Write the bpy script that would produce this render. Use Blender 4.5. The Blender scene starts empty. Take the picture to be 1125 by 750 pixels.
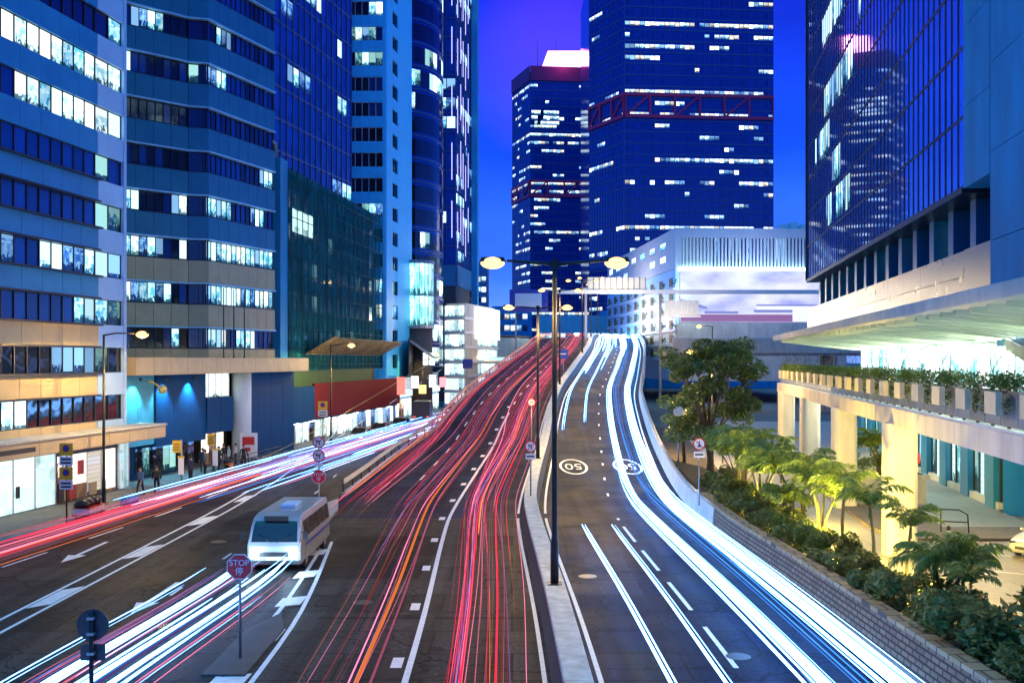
import bpy, bmesh, math, random
from mathutils import Vector, Matrix
random.seed(11)
C = bpy.context.scene.collection
SC = bpy.context.scene
PI = math.pi
F, CX, HY, H = 1100.0, 562.5, 395.0, 8.0          # surveyed focal length, centre, horizon, eye height

def at(x, y, Y): return Vector(((x-CX)/F*Y, Y, H-(y-HY)/F*Y))
def G(x, y, z=0.0):
    Y = F*(H-z)/(y-HY); return Vector(((x-CX)/F*Y, Y, z))

def spline(pts):
    xs = [p[0] for p in pts]; ys = [p[1] for p in pts]; n = len(pts)
    m = []
    for i in range(n):
        a, b = max(0, i-1), min(n-1, i+1)
        m.append((ys[b]-ys[a])/(xs[b]-xs[a]))
    def f(t):
        if t <= xs[0]: return ys[0]+m[0]*(t-xs[0])
        if t >= xs[-1]: return ys[-1]+m[-1]*(t-xs[-1])
        i = 0
        while xs[i+1] < t: i += 1
        h = xs[i+1]-xs[i]; s = (t-xs[i])/h
        return ((2*s**3-3*s*s+1)*ys[i]+(s**3-2*s*s+s)*h*m[i]+(-2*s**3+3*s*s)*ys[i+1]+(s**3-s*s)*h*m[i+1])
    return f
MID = spline([(-30,3.3),(0,2.2),(15,1.6),(31,1.35),(45,1.0),(52,.95),(62,1.4),(79.5,2.65),(90,3.4),(106,4.9),(123,7.4),(154,11.7),(178,14.2),(205,17.5),(240,22.5),(300,32)])
_rz = spline([(40,0),(52,0),(60,.15),(68,.5),(79.5,1.2),(90,2.4),(106,4.2),(123,6.2),(140,8.0),(154,9.4),(166,10.5),(178,11.4),(190,12.0),(205,12.3),(240,12.2),(300,11.5)])
def RZ(Y): return 0.0 if Y < 52 else max(0.0, _rz(Y))
def KERB(Y): return -22.2+.119*(Y-43.35)
def PAV(Y): return .13

# ------------------------------------------------------------------ materials
def nt(name):
    m = bpy.data.materials.new(name); m.use_nodes = True
    n = m.node_tree.nodes; l = m.node_tree.links
    return m, n, l, n['Principled BSDF']
def mat(name, col, rough=.6, metal=0, var=.18, scale=3.0, bump=0, spec=None, coat=0, scale2=None, streak=0):
    m, n, l, p = nt(name)
    tc = n.new('ShaderNodeTexCoord'); no = n.new('ShaderNodeTexNoise'); no.inputs['Scale'].default_value = scale
    no.inputs['Detail'].default_value = 6; no.inputs['Roughness'].default_value = .65
    src = tc.outputs['Object']
    if streak:
        mp = n.new('ShaderNodeMapping'); mp.inputs['Scale'].default_value = (1, 1, streak); l.new(src, mp.inputs['Vector']); src = mp.outputs['Vector']
    l.new(src, no.inputs['Vector'])
    r = n.new('ShaderNodeMapRange'); r.inputs['From Min'].default_value = .25; r.inputs['From Max'].default_value = .75
    r.inputs['To Min'].default_value = 1-var; r.inputs['To Max'].default_value = 1+var
    l.new(no.outputs['Fac'], r.inputs['Value'])
    mx = n.new('ShaderNodeVectorMath'); mx.operation = 'SCALE'; mx.inputs[0].default_value = col[:3]
    l.new(r.outputs['Result'], mx.inputs['Scale']); l.new(mx.outputs['Vector'], p.inputs['Base Color'])
    rr = n.new('ShaderNodeMapRange'); rr.inputs['To Min'].default_value = max(0, rough-.12); rr.inputs['To Max'].default_value = min(1, rough+.12)
    l.new(no.outputs['Fac'], rr.inputs['Value']); l.new(rr.outputs['Result'], p.inputs['Roughness'])
    p.inputs['Metallic'].default_value = metal
    if spec is not None: p.inputs['Specular IOR Level'].default_value = spec
    if coat: p.inputs['Coat Weight'].default_value = coat
    if bump:
        b = n.new('ShaderNodeBump'); b.inputs['Strength'].default_value = bump; b.inputs['Distance'].default_value = .03
        n2 = n.new('ShaderNodeTexNoise'); n2.inputs['Scale'].default_value = scale2 or scale*8; n2.inputs['Detail'].default_value = 4
        l.new(tc.outputs['Object'], n2.inputs['Vector']); l.new(n2.outputs['Fac'], b.inputs['Height']); l.new(b.outputs['Normal'], p.inputs['Normal'])
    return m
def glow(name, col, s):
    m, n, l, p = nt(name); p.inputs['Base Color'].default_value = (.02, .02, .02, 1)
    p.inputs['Emission Color'].default_value = (*col, 1); p.inputs['Emission Strength'].default_value = s
    return m
def glassy(name, col, rough=.06, spec=.9, var=.15, wob=0):
    m, n, l, p = nt(name)
    p.inputs['Roughness'].default_value = rough; p.inputs['Specular IOR Level'].default_value = spec
    g = n.new('ShaderNodeNewGeometry'); r = n.new('ShaderNodeMapRange'); r.inputs['To Min'].default_value = 1-var*2; r.inputs['To Max'].default_value = 1+var*2
    l.new(g.outputs['Random Per Island'], r.inputs['Value'])
    mx = n.new('ShaderNodeVectorMath'); mx.operation = 'SCALE'; mx.inputs[0].default_value = col
    l.new(r.outputs['Result'], mx.inputs['Scale']); l.new(mx.outputs['Vector'], p.inputs['Base Color'])
    if wob:
        tc = n.new('ShaderNodeTexCoord'); no = n.new('ShaderNodeTexNoise'); no.inputs['Scale'].default_value = .6
        b = n.new('ShaderNodeBump'); b.inputs['Strength'].default_value = wob; b.inputs['Distance'].default_value = .05
        l.new(tc.outputs['Object'], no.inputs['Vector']); l.new(no.outputs['Fac'], b.inputs['Height']); l.new(b.outputs['Normal'], p.inputs['Normal'])
    return m
def litwin(name, hi, lo, s, busy=1.0, seed=0.0):
    """lit room behind a pane: ceiling lights, blinds drawn to different heights, dark furniture; pane uv = (index + u, v)"""
    m, n, l, p = nt(name)
    p.inputs['Base Color'].default_value = (.01, .02, .03, 1); p.inputs['Roughness'].default_value = .08
    def mth(op, a, b=None, c=None):
        x = n.new('ShaderNodeMath'); x.operation = op
        for k, q in enumerate((a, b, c)):
            if q is None: continue
            if isinstance(q, (int, float)): x.inputs[k].default_value = q
            else: l.new(q, x.inputs[k])
        return x.outputs['Value']
    uv = n.new('ShaderNodeUVMap'); uv.uv_map = 'UVMap'
    sx = n.new('ShaderNodeSeparateXYZ'); l.new(uv.outputs['UV'], sx.inputs['Vector']); X, V = sx.outputs['X'], sx.outputs['Y']
    U = mth('FRACT', X)
    cb = n.new('ShaderNodeCombineXYZ'); l.new(mth('FLOOR', X), cb.inputs['X']); cb.inputs['Y'].default_value = seed
    wn = n.new('ShaderNodeTexWhiteNoise'); wn.noise_dimensions = '2D'; l.new(cb.outputs['Vector'], wn.inputs['Vector'])
    sc = n.new('ShaderNodeSeparateColor'); l.new(wn.outputs['Color'], sc.inputs['Color']); R1, R2, R3 = sc.outputs
    def noise(sx_, sy_, det, off):
        mp = n.new('ShaderNodeMapping'); mp.inputs['Scale'].default_value = (sx_, sy_, 1); mp.inputs['Location'].default_value = (off*3.7, off, 0); l.new(uv.outputs['UV'], mp.inputs['Vector'])
        no = n.new('ShaderNodeTexNoise'); no.inputs['Scale'].default_value = 1; no.inputs['Detail'].default_value = det; l.new(mp.outputs['Vector'], no.inputs['Vector']); return no.outputs['Fac']
    vor = n.new('ShaderNodeTexVoronoi'); vor.distance = 'CHEBYCHEV'; vor.inputs['Scale'].default_value = 3.6; l.new(uv.outputs['UV'], vor.inputs['Vector'])
    vs_ = n.new('ShaderNodeSeparateColor'); l.new(vor.outputs['Color'], vs_.inputs['Color'])
    wall = mth('MULTIPLY_ADD', vs_.outputs[0], .55, mth('MULTIPLY', noise(2.2, 3.0, 2, seed), .6))        # back wall, cupboards
    # ceiling fittings: short bright bars high in the room
    fx = mth('FRACT', mth('MULTIPLY_ADD', X, 2.0, R2)); bars = mth('MULTIPLY', mth('GREATER_THAN', fx, .42), mth('LESS_THAN', mth('ABSOLUTE', mth('SUBTRACT', V, mth('MULTIPLY_ADD', R1, .16, .70))), .035))
    # furniture and people: dark shapes low in the room
    dark = mth('GREATER_THAN', mth('MULTIPLY_ADD', noise(6.5, 5.0, 3, seed+4), .9*busy, mth('MULTIPLY', vs_.outputs[1], .25)), mth('MULTIPLY_ADD', V, 1.1, .33))
    # blinds
    bl = mth('GREATER_THAN', V, mth('MULTIPLY_ADD', R3, 1.6, -.15)); slat = mth('MULTIPLY_ADD', mth('SINE', mth('MULTIPLY', V, 70)), .10, .85)
    mul_ = mth('SUBTRACT', 1.0, mth('MULTIPLY', dark, .86))
    room = mth('ADD', mth('MULTIPLY', wall, mul_), mth('MULTIPLY', bars, 1.1))
    val = n.new('ShaderNodeMix'); l.new(bl, val.inputs['Factor']); l.new(room, val.inputs['A']); l.new(slat, val.inputs['B'])
    rp = n.new('ShaderNodeValToRGB'); e0 = rp.color_ramp.elements; e0[0].position = .05; e0[0].color = (*[c*.10 for c in lo], 1); e0[1].position = .88; e0[1].color = (*hi, 1)
    e = e0.new(.42); e.color = (*lo, 1)
    l.new(val.outputs['Result'], rp.inputs['Fac'])
    l.new(rp.outputs['Color'], p.inputs['Emission Color']); l.new(mth('MULTIPLY', mth('MULTIPLY_ADD', R1, .9, .45), s), p.inputs['Emission Strength'])
    return m
def leafmat(name, a, b, rough=.5):
    m, n, l, p = nt(name)
    g = n.new('ShaderNodeNewGeometry'); mx = n.new('ShaderNodeMix'); mx.data_type = 'RGBA'
    mx.inputs['A'].default_value = (*a, 1); mx.inputs['B'].default_value = (*b, 1)
    l.new(g.outputs['Random Per Island'], mx.inputs['Factor']); l.new(mx.outputs['Result'], p.inputs['Base Color'])
    p.inputs['Roughness'].default_value = rough
    tr = n.new('ShaderNodeBsdfTranslucent'); l.new(mx.outputs['Result'], tr.inputs['Color'])
    ms = n.new('ShaderNodeMixShader'); ms.inputs[0].default_value = .3
    l.new(p.outputs['BSDF'], ms.inputs[1]); l.new(tr.outputs['BSDF'], ms.inputs[2]); l.new(ms.outputs['Shader'], n['Material Output'].inputs['Surface'])
    return m
def asphalt(name, col, patch=.35):
    m, n, l, p = nt(name)
    tc = n.new('ShaderNodeTexCoord')
    big = n.new('ShaderNodeTexNoise'); big.inputs['Scale'].default_value = .35; big.inputs['Detail'].default_value = 5
    fine = n.new('ShaderNodeTexNoise'); fine.inputs['Scale'].default_value = 9; fine.inputs['Detail'].default_value = 8; fine.inputs['Roughness'].default_value = .85
    br = n.new('ShaderNodeTexBrick'); br.inputs['Scale'].default_value = .11; br.inputs['Mortar Size'].default_value = .004; br.inputs['Color1'].default_value = (1.25,)*3+(1,); br.inputs['Color2'].default_value = (.72,)*3+(1,); br.inputs['Mortar'].default_value = (.45,)*3+(1,)
    mp = n.new('ShaderNodeMapping'); mp.inputs['Scale'].default_value = (.5, 30, 1)   # worn wheel tracks run along the road
    mp.inputs['Scale'].default_value = (1.6, .06, 1)
    trk = n.new('ShaderNodeTexNoise'); trk.inputs['Scale'].default_value = 1.0; trk.inputs['Detail'].default_value = 4
    for t in (big, fine, br): l.new(tc.outputs['Object'], t.inputs['Vector'])
    l.new(tc.outputs['Object'], mp.inputs['Vector']); l.new(mp.outputs['Vector'], trk.inputs['Vector'])
    def rng(o, a, b):
        r = n.new('ShaderNodeMapRange'); r.inputs['From Min'].default_value = .3; r.inputs['From Max'].default_value = .7; r.inputs['To Min'].default_value = a; r.inputs['To Max'].default_value = b; l.new(o, r.inputs['Value']); return r.outputs['Result']
    def mul(a, b):
        x = n.new('ShaderNodeMath'); x.operation = 'MULTIPLY'; l.new(a, x.inputs[0]); l.new(b, x.inputs[1]); return x.outputs['Value']
    ck = n.new('ShaderNodeTexVoronoi'); ck.feature = 'DISTANCE_TO_EDGE'; ck.inputs['Scale'].default_value = .33
    wp = n.new('ShaderNodeVectorMath'); wp.operation = 'ADD'; nz2 = n.new('ShaderNodeTexNoise'); nz2.inputs['Scale'].default_value = 1.3; nz2.inputs['Detail'].default_value = 5
    l.new(tc.outputs['Object'], nz2.inputs['Vector']); l.new(tc.outputs['Object'], wp.inputs[0]); l.new(nz2.outputs['Color'], wp.inputs[1]); l.new(wp.outputs['Vector'], ck.inputs['Vector'])
    cr_ = n.new('ShaderNodeMapRange'); cr_.inputs['From Min'].default_value = .004; cr_.inputs['From Max'].default_value = .016; cr_.inputs['To Min'].default_value = .35; l.new(ck.outputs['Distance'], cr_.inputs['Value'])
    spt = n.new('ShaderNodeTexNoise'); spt.inputs['Scale'].default_value = 1.1; spt.inputs['Detail'].default_value = 3; l.new(tc.outputs['Object'], spt.inputs['Vector'])
    sp2 = n.new('ShaderNodeMapRange'); sp2.inputs['From Min'].default_value = .60; sp2.inputs['From Max'].default_value = .72; sp2.inputs['To Min'].default_value = 1.0; sp2.inputs['To Max'].default_value = .45; l.new(spt.outputs['Fac'], sp2.inputs['Value'])
    v = mul(mul(mul(mul(mul(rng(big.outputs['Fac'], 1-patch, 1+patch), rng(fine.outputs['Fac'], .1, 2.4)), rng(trk.outputs['Fac'], .55, 1.45)), br.outputs['Color']), cr_.outputs['Result']), sp2.outputs['Result'])
    s = n.new('ShaderNodeVectorMath'); s.operation = 'SCALE'; s.inputs[0].default_value = col; l.new(v, s.inputs['Scale']); l.new(s.outputs['Vector'], p.inputs['Base Color'])
    l.new(rng(big.outputs['Fac'], .5, .7), p.inputs['Roughness']); p.inputs['Specular IOR Level'].default_value = .04
    b = n.new('ShaderNodeBump'); b.inputs['Strength'].default_value = .35; b.inputs['Distance'].default_value = .02; l.new(fine.outputs['Fac'], b.inputs['Height']); l.new(b.outputs['Normal'], p.inputs['Normal'])
    return m
def bricky(name, c1, c2, mortar, scale=1.0, bw=.5, rh=.25, msz=.02, rough=.8, axis='Y'):
    m, n, l, p = nt(name)
    tc = n.new('ShaderNodeTexCoord'); sp = n.new('ShaderNodeSeparateXYZ'); cb = n.new('ShaderNodeCombineXYZ')
    l.new(tc.outputs['Object'], sp.inputs['Vector'])
    if axis == 'XY': l.new(sp.outputs['X'], cb.inputs['X']); l.new(sp.outputs['Y'], cb.inputs['Y'])
    else: l.new(sp.outputs[axis], cb.inputs['X']); l.new(sp.outputs['Z'], cb.inputs['Y'])
    br = n.new('ShaderNodeTexBrick'); br.inputs['Scale'].default_value = scale; br.inputs['Brick Width'].default_value = bw; br.inputs['Row Height'].default_value = rh; br.inputs['Mortar Size'].default_value = msz
    br.inputs['Color1'].default_value = (*c1, 1); br.inputs['Color2'].default_value = (*c2, 1); br.inputs['Mortar'].default_value = (*mortar, 1)
    l.new(cb.outputs['Vector'], br.inputs['Vector'])
    no = n.new('ShaderNodeTexNoise'); no.inputs['Scale'].default_value = 6; no.inputs['Detail'].default_value = 6; l.new(tc.outputs['Object'], no.inputs['Vector'])
    mx = n.new('ShaderNodeMix'); mx.data_type = 'RGBA'; mx.blend_type = 'MULTIPLY'; mx.inputs['Factor'].default_value = .55
    l.new(br.outputs['Color'], mx.inputs['A']); l.new(no.outputs['Color'], mx.inputs['B']); l.new(mx.outputs['Result'], p.inputs['Base Color'])
    p.inputs['Roughness'].default_value = rough
    b = n.new('ShaderNodeBump'); b.inputs['Strength'].default_value = .7; b.inputs['Distance'].default_value = .04; b.invert = True
    l.new(br.outputs['Fac'], b.inputs['Height']); l.new(b.outputs['Normal'], p.inputs['Normal'])
    return m

M = {}
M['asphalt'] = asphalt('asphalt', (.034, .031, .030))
M['asphalt_blue_cast'] = asphalt('asphalt_blue_cast', (.008, .015, .034), .35)  # blue cast of the headlight streaks tinted into the asphalt colour
M['ground'] = mat('ground_concrete', (.10, .10, .10), .8, scale=.6)
M['pavement'] = bricky('paving_slabs', (.20, .21, .21), (.15, .16, .165), (.07, .07, .07), 1, .6, .6, .012, .7, 'XY')
M['forecourt'] = bricky('forecourt_paving', (.42, .38, .33), (.36, .33, .29), (.2, .18, .16), 1, 2.4, 2.4, .02, .55, 'XY')
M['forebrick'] = bricky('brick_paving', (.28, .2, .15), (.2, .15, .12), (.1, .09, .08), 1, .4, .2, .02, .7, 'XY')
M['kerb'] = mat('kerb_stone', (.28, .28, .28), .8, scale=2, bump=.2)
M['paint'] = mat('road_paint', (.75, .75, .75), .6, var=.22, scale=5, bump=.1)
M['paint_y'] = mat('road_paint_yellow', (.62, .45, .12), .6, var=.3, scale=5)
M['concrete'] = mat('concrete', (.30, .30, .29), .8, var=.42, scale=1.2, bump=.25, streak=.25)
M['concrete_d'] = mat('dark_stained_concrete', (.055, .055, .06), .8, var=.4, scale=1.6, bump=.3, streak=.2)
M['concrete_b'] = mat('bluish_concrete', (.014, .27, .52), .75, var=.28, scale=.7, bump=.15, streak=.3)
M['concrete_w'] = mat('pale_concrete', (.50, .48, .43), .75, var=.28, scale=.9, bump=.15, streak=.3)
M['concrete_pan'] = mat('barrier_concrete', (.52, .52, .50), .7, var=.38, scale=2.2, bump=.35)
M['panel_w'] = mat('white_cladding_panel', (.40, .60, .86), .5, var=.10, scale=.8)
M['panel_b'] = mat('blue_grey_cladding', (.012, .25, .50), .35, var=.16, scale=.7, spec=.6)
M['panel_tan'] = mat('tan_lamplit_cladding', (.52, .41, .24), .6, var=.14, scale=1.0)  # tan cladding; also paints the street lamp glow on lower storeys
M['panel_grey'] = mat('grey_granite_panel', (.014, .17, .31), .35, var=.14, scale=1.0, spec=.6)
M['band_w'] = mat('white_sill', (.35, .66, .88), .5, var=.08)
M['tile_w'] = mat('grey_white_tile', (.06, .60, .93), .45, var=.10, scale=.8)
M['dark'] = mat('dark_interior', (.012, .013, .016), .7)
M['metal_d'] = mat('dark_painted_metal', (.035, .035, .038), .45, .4, scale=6)
M['metal_g'] = mat('galvanised_steel', (.32, .33, .34), .45, .7, scale=8)
M['metal_w'] = mat('white_painted_metal', (.7, .7, .7), .45, scale=4, var=.08)
M['black'] = mat('black_plastic', (.015, .015, .016), .5, var=.1)
M['glass_blue'] = glassy('blue_tinted_glass', (.008, .035, .17), .07, .9)
M['glass_deep'] = glassy('deep_blue_glass', (.008, .05, .27), .10, .8, .2)
M['glass_dark'] = glassy('dark_window_glass', (.008, .012, .02), .06, 1.0, .3, .25)
M['glass_wavy'] = glassy('wavy_dark_glass', (.010, .013, .016), .05, 1.0, .3, .5)
M['glass_tower'] = glassy('tower_glass', (.001, .034, .25), .12, .8)
M['mull_d'] = mat('dark_mullion', (.02, .025, .04), .4, .3)
M['mull_b'] = mat('blue_mullion', (.05, .10, .22), .4, .3)
M['lit1'] = litwin('lit_office_cyan', (.62, .95, 1.0), (.08, .45, .75), 1.25, 1, 1)
M['lit2'] = litwin('lit_office_white', (.95, 1.0, .92), (.30, .65, .75), 1.5, .9, 2)
M['lit3'] = litwin('lit_office_blue', (.30, .62, 1.0), (.03, .15, .55), .8, 1.2, 3)
M['lit4'] = litwin('lit_office_teal', (.45, .9, .8), (.04, .25, .30), .55, 1.3, 4)
M['lit_far'] = litwin('lit_far_window', (.85, 1.0, 1.0), (.15, .50, .95), 1.5, 1.3, 5)
M['lit_farw'] = litwin('lit_far_window_warm', (1.0, .93, .72), (.5, .5, .4), 1.3, 1.2, 6)
M['shop'] = litwin('lit_shop', (.90, 1.0, .97), (.45, .75, .75), 1.5, .6, 7)
M['shopw'] = litwin('lit_shop_goods', (1.0, .90, .70), (.45, .22, .10), 1.1, 1.8, 8)
M['stem'] = mat('bark', (.09, .065, .045), .9, var=.3, scale=9, bump=.6)
M['palm_stem'] = mat('palm_stem', (.13, .12, .06), .8, var=.25, scale=9, bump=.4)
M['leaf'] = leafmat('tree_leaf', (.035, .11, .03), (.19, .23, .06))
M['leaf_rust'] = leafmat('shrub_leaf', (.05, .12, .03), (.24, .24, .06))
M['leaf_palm'] = leafmat('palm_leaf', (.07, .16, .03), (.25, .31, .05))
M['leaf_hi'] = leafmat('planter_leaf', (.04, .10, .015), (.14, .20, .03))
M['soil'] = mat('soil', (.05, .038, .028), .95, var=.4, scale=4, bump=.5)

# ------------------------------------------------------------------ mesh builder
class MB:
    def __init__(s): s.v = []; s.f = []; s.mi = []; s.uv = {}; s.sm = set()
    def face(s, pts, m=0, uv=None):
        b = len(s.v); s.v += [tuple(p) for p in pts]; s.f.append(tuple(range(b, b+len(pts)))); s.mi.append(m)
        if uv: s.uv[len(s.f)-1] = uv
    def hexa(s, p, m=0):      # p: 4 bottom, 4 top corners
        b = len(s.v); s.v += [tuple(q) for q in p]
        for q in ((0,3,2,1),(4,5,6,7),(0,1,5,4),(1,2,6,5),(2,3,7,6),(3,0,4,7)):
            s.f.append(tuple(b+i for i in q)); s.mi.append(m)
    def box(s, x0, x1, y0, y1, z0, z1, m=0):
        s.hexa([(x0,y0,z0),(x1,y0,z0),(x1,y1,z0),(x0,y1,z0),(x0,y0,z1),(x1,y0,z1),(x1,y1,z1),(x0,y1,z1)], m)
    def prism(s, poly, z0, z1, m=0, top=True, bot=True):
        b = len(s.v); n = len(poly)
        s.v += [(p[0], p[1], z0) for p in poly]+[(p[0], p[1], z1) for p in poly]
        for i in range(n):
            j = (i+1) % n; s.f.append((b+i, b+j, b+n+j, b+n+i)); s.mi.append(m)
        if top: s.f.append(tuple(b+n+i for i in range(n))); s.mi.append(m)
        if bot: s.f.append(tuple(b+i for i in reversed(range(n)))); s.mi.append(m)
    def tube(s, path, r, n=6, m=0, cap=True, r1=None):
        path = [Vector(p) for p in path]; k = len(path); b = len(s.v)
        for i, p in enumerate(path):
            d = (path[min(i+1, k-1)]-path[max(i-1, 0)]).normalized()
            a = Vector((0,0,1)) if abs(d.z) < .9 else Vector((1,0,0))
            u = d.cross(a).normalized(); w = d.cross(u)
            rr = (r if r1 is None else r+(r1-r)*i/(k-1)) if not isinstance(r, (list, tuple)) else r[i]
            for j in range(n):
                t = 2*PI*j/n; s.v.append(tuple(p+u*(rr*math.cos(t))+w*(rr*math.sin(t))))
        for i in range(k-1):
            for j in range(n):
                j2 = (j+1) % n; s.sm.add(len(s.f)); s.f.append((b+i*n+j, b+i*n+j2, b+(i+1)*n+j2, b+(i+1)*n+j)); s.mi.append(m)
        if cap:
            s.f.append(tuple(b+j for j in range(n))); s.mi.append(m)
            s.f.append(tuple(b+(k-1)*n+j for j in reversed(range(n)))); s.mi.append(m)
    def lathe(s, c, prof, n=12, m=0, axis='Z'):
        b = len(s.v); c = Vector(c)
        for r, h in prof:
            for j in range(n):
                t = 2*PI*j/n; a, q = r*math.cos(t), r*math.sin(t)
                s.v.append(tuple(c+{'Z': Vector((a,q,h)), 'Y': Vector((a,h,q)), 'X': Vector((h,a,q))}[axis]))
        for i in range(len(prof)-1):
            for j in range(n):
                j2 = (j+1) % n; s.sm.add(len(s.f)); s.f.append((b+i*n+j, b+i*n+j2, b+(i+1)*n+j2, b+(i+1)*n+j)); s.mi.append(m)
        s.f.append(tuple(b+j for j in range(n))); s.mi.append(m)
        s.f.append(tuple(b+(len(prof)-1)*n+j for j in range(n))); s.mi.append(m)
    def ball(s, c, rx, ry, rz, n=10, m=0):
        k = n//2+1; c = Vector(c); b = len(s.v)
        for i in range(k+1):
            th = PI*i/k
            for j in range(n):
                t = 2*PI*j/n; s.v.append(tuple(c+Vector((rx*math.sin(th)*math.cos(t), ry*math.sin(th)*math.sin(t), rz*math.cos(th)))))
        for i in range(k):
            for j in range(n):
                j2 = (j+1) % n; s.sm.add(len(s.f)); s.f.append((b+i*n+j, b+(i+1)*n+j, b+(i+1)*n+j2, b+i*n+j2)); s.mi.append(m)
    def sweep(s, prof, fn, ts, m=0, close=True, caps=True):   # prof: list of (off, z); fn(t, off, z)->point
        b = len(s.v); n = len(prof)
        for t in ts: s.v += [tuple(fn(t, o, z)) for o, z in prof]
        for i in range(len(ts)-1):
            for j in range(n if close else n-1):
                j2 = (j+1) % n; s.f.append((b+i*n+j, b+i*n+j2, b+(i+1)*n+j2, b+(i+1)*n+j)); s.mi.append(m)
        if close and caps:
            s.f.append(tuple(b+j for j in range(n))); s.mi.append(m)
            s.f.append(tuple(b+(len(ts)-1)*n+j for j in reversed(range(n)))); s.mi.append(m)
    def build(s, name, mats, parent=None, smooth=False, fixn=True, bevel=0, loc=None):
        me = bpy.data.meshes.new(name)
        off = Vector((0,0,0))
        pp = parent
        while pp is not None: off += pp.location; pp = pp.parent
        org = Vector(loc) if loc is not None else Vector((0,0,0))
        vv = [(a-off.x-org.x, b-off.y-org.y, c-off.z-org.z) for a, b, c in s.v] if (off.length or org.length) else s.v
        me.from_pydata(vv, [], s.f)
        for m in (mats if isinstance(mats, (list, tuple)) else [mats]): me.materials.append(M[m] if isinstance(m, str) else m)
        me.polygons.foreach_set('material_index', s.mi)
        if s.uv:
            ul = me.uv_layers.new(name='UVMap')
            for fi, uv in s.uv.items():
                for li, q in zip(me.polygons[fi].loop_indices, uv): ul.data[li].uv = q
        if fixn and not s.uv:
            bm = bmesh.new(); bm.from_mesh(me); bmesh.ops.recalc_face_normals(bm, faces=bm.faces); bm.to_mesh(me); bm.free()
        if smooth: me.polygons.foreach_set('use_smooth', [True]*len(me.polygons))
        elif s.sm:
            fl = [i in s.sm for i in range(len(me.polygons))]; me.polygons.foreach_set('use_smooth', fl)
        me.update()
        o = bpy.data.objects.new(name, me); C.objects.link(o); o.parent = parent
        if loc is not None: o.location = org
        if bevel:
            md = o.modifiers.new('bevel', 'BEVEL'); md.width = bevel; md.segments = 2; md.limit_method = 'ANGLE'
        return o
def tag(o, label=None, cat=None, group=None, kind=None):
    if label: o['label'] = label
    if cat: o['category'] = cat
    if group: o['group'] = group
    if kind: o['kind'] = kind
    return o
def thing(name, label, cat, loc=(0,0,0), group=None):
    o = bpy.data.objects.new(name, None); C.objects.link(o); o.location = loc; o.empty_display_size = .2
    return tag(o, label, cat, group)
KIDS = {}
def dup(root, loc, rz=0, sc=1.0, label=None, group=None):
    r = root.copy(); C.objects.link(r); r.location = loc; r.rotation_euler = (0,0,rz); r.scale = (sc,)*3 if not isinstance(sc, tuple) else sc
    if label: r['label'] = label
    if group: r['group'] = group
    for ch in list(root.children):
        c = ch.copy(); C.objects.link(c); c.parent = r
        for g in list(ch.children):
            d = g.copy(); C.objects.link(d); d.parent = c
    return r
def light(name, loc, col, power, parent=None, r=.15, spot=None, rot=None, blend=.6):
    d = bpy.data.lights.new(name, 'SPOT' if spot else 'POINT'); d.color = col; d.energy = power; d.shadow_soft_size = r
    if spot: d.spot_size = math.radians(spot); d.spot_blend = blend
    o = bpy.data.objects.new(name, d); C.objects.link(o)
    off = Vector((0,0,0)); pp = parent
    while pp is not None: off += pp.location; pp = pp.parent
    o.parent = parent; o.location = Vector(loc)-off
    if rot: o.rotation_euler = rot
    return o
def lettering(txt, size, parent, loc, rot, m, name='lettering', thick=.002):
    cu = bpy.data.curves.new(name, 'FONT'); cu.body = txt; cu.size = size; cu.align_x = 'CENTER'; cu.align_y = 'CENTER'; cu.extrude = thick
    t = bpy.data.objects.new(name, cu); C.objects.link(t)
    bpy.context.view_layer.update()
    me = bpy.data.meshes.new_from_object(t.evaluated_get(bpy.context.evaluated_depsgraph_get()))
    bpy.data.objects.remove(t)
    o = bpy.data.objects.new(name, me); C.objects.link(o); me.materials.clear(); me.materials.append(M[m])
    o.parent = parent; o.location = loc; o.rotation_euler = rot
    return o

class Fac:
    """vertical facade from A to B (plan), outward normal to the right of A->B"""
    def __init__(s, A, B):
        s.A = Vector((A[0], A[1])); s.B = Vector((B[0], B[1])); s.d = (s.B-s.A); s.L = s.d.length; s.d.normalize()
        s.n = Vector((s.d.y, -s.d.x))
    def P(s, u, z, o=0): q = s.A+s.d*u+s.n*o; return (q.x, q.y, z)
    def px(s, x):
        k = (x-CX)/F; return (k*s.A.y-s.A.x)/(s.d.x-k*s.d.y)
    def zy(s, x, y): q = s.A+s.d*s.px(x); return H-(y-HY)/F*q.y
    def box(s, mb, u0, u1, z0, z1, o0, o1, m=0):
        mb.hexa([s.P(u0,z0,o0),s.P(u1,z0,o0),s.P(u1,z0,o1),s.P(u0,z0,o1),s.P(u0,z1,o0),s.P(u1,z1,o0),s.P(u1,z1,o1),s.P(u0,z1,o1)], m)
    def pane(s, mb, u0, u1, z0, z1, o, m=0, idx=None):
        i = random.randint(0, 900) if idx is None else idx
        mb.face([s.P(u0,z0,o),s.P(u1,z0,o),s.P(u1,z1,o),s.P(u0,z1,o)], m, [(i,0),(i+.999,0),(i+.999,1),(i,1)])
    def panels(s, mb, u0, u1, z0, z1, o0, o1, step, m=0, gap=.025):
        n = max(1, round((u1-u0)/step)); w = (u1-u0)/n
        for i in range(n): s.box(mb, u0+i*w+gap/2, u0+(i+1)*w-gap/2, z0, z1, o0, o1, m)
LITS = ['glass_dark', 'glass_deep', 'lit1', 'lit2', 'lit3', 'lit4']
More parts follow.
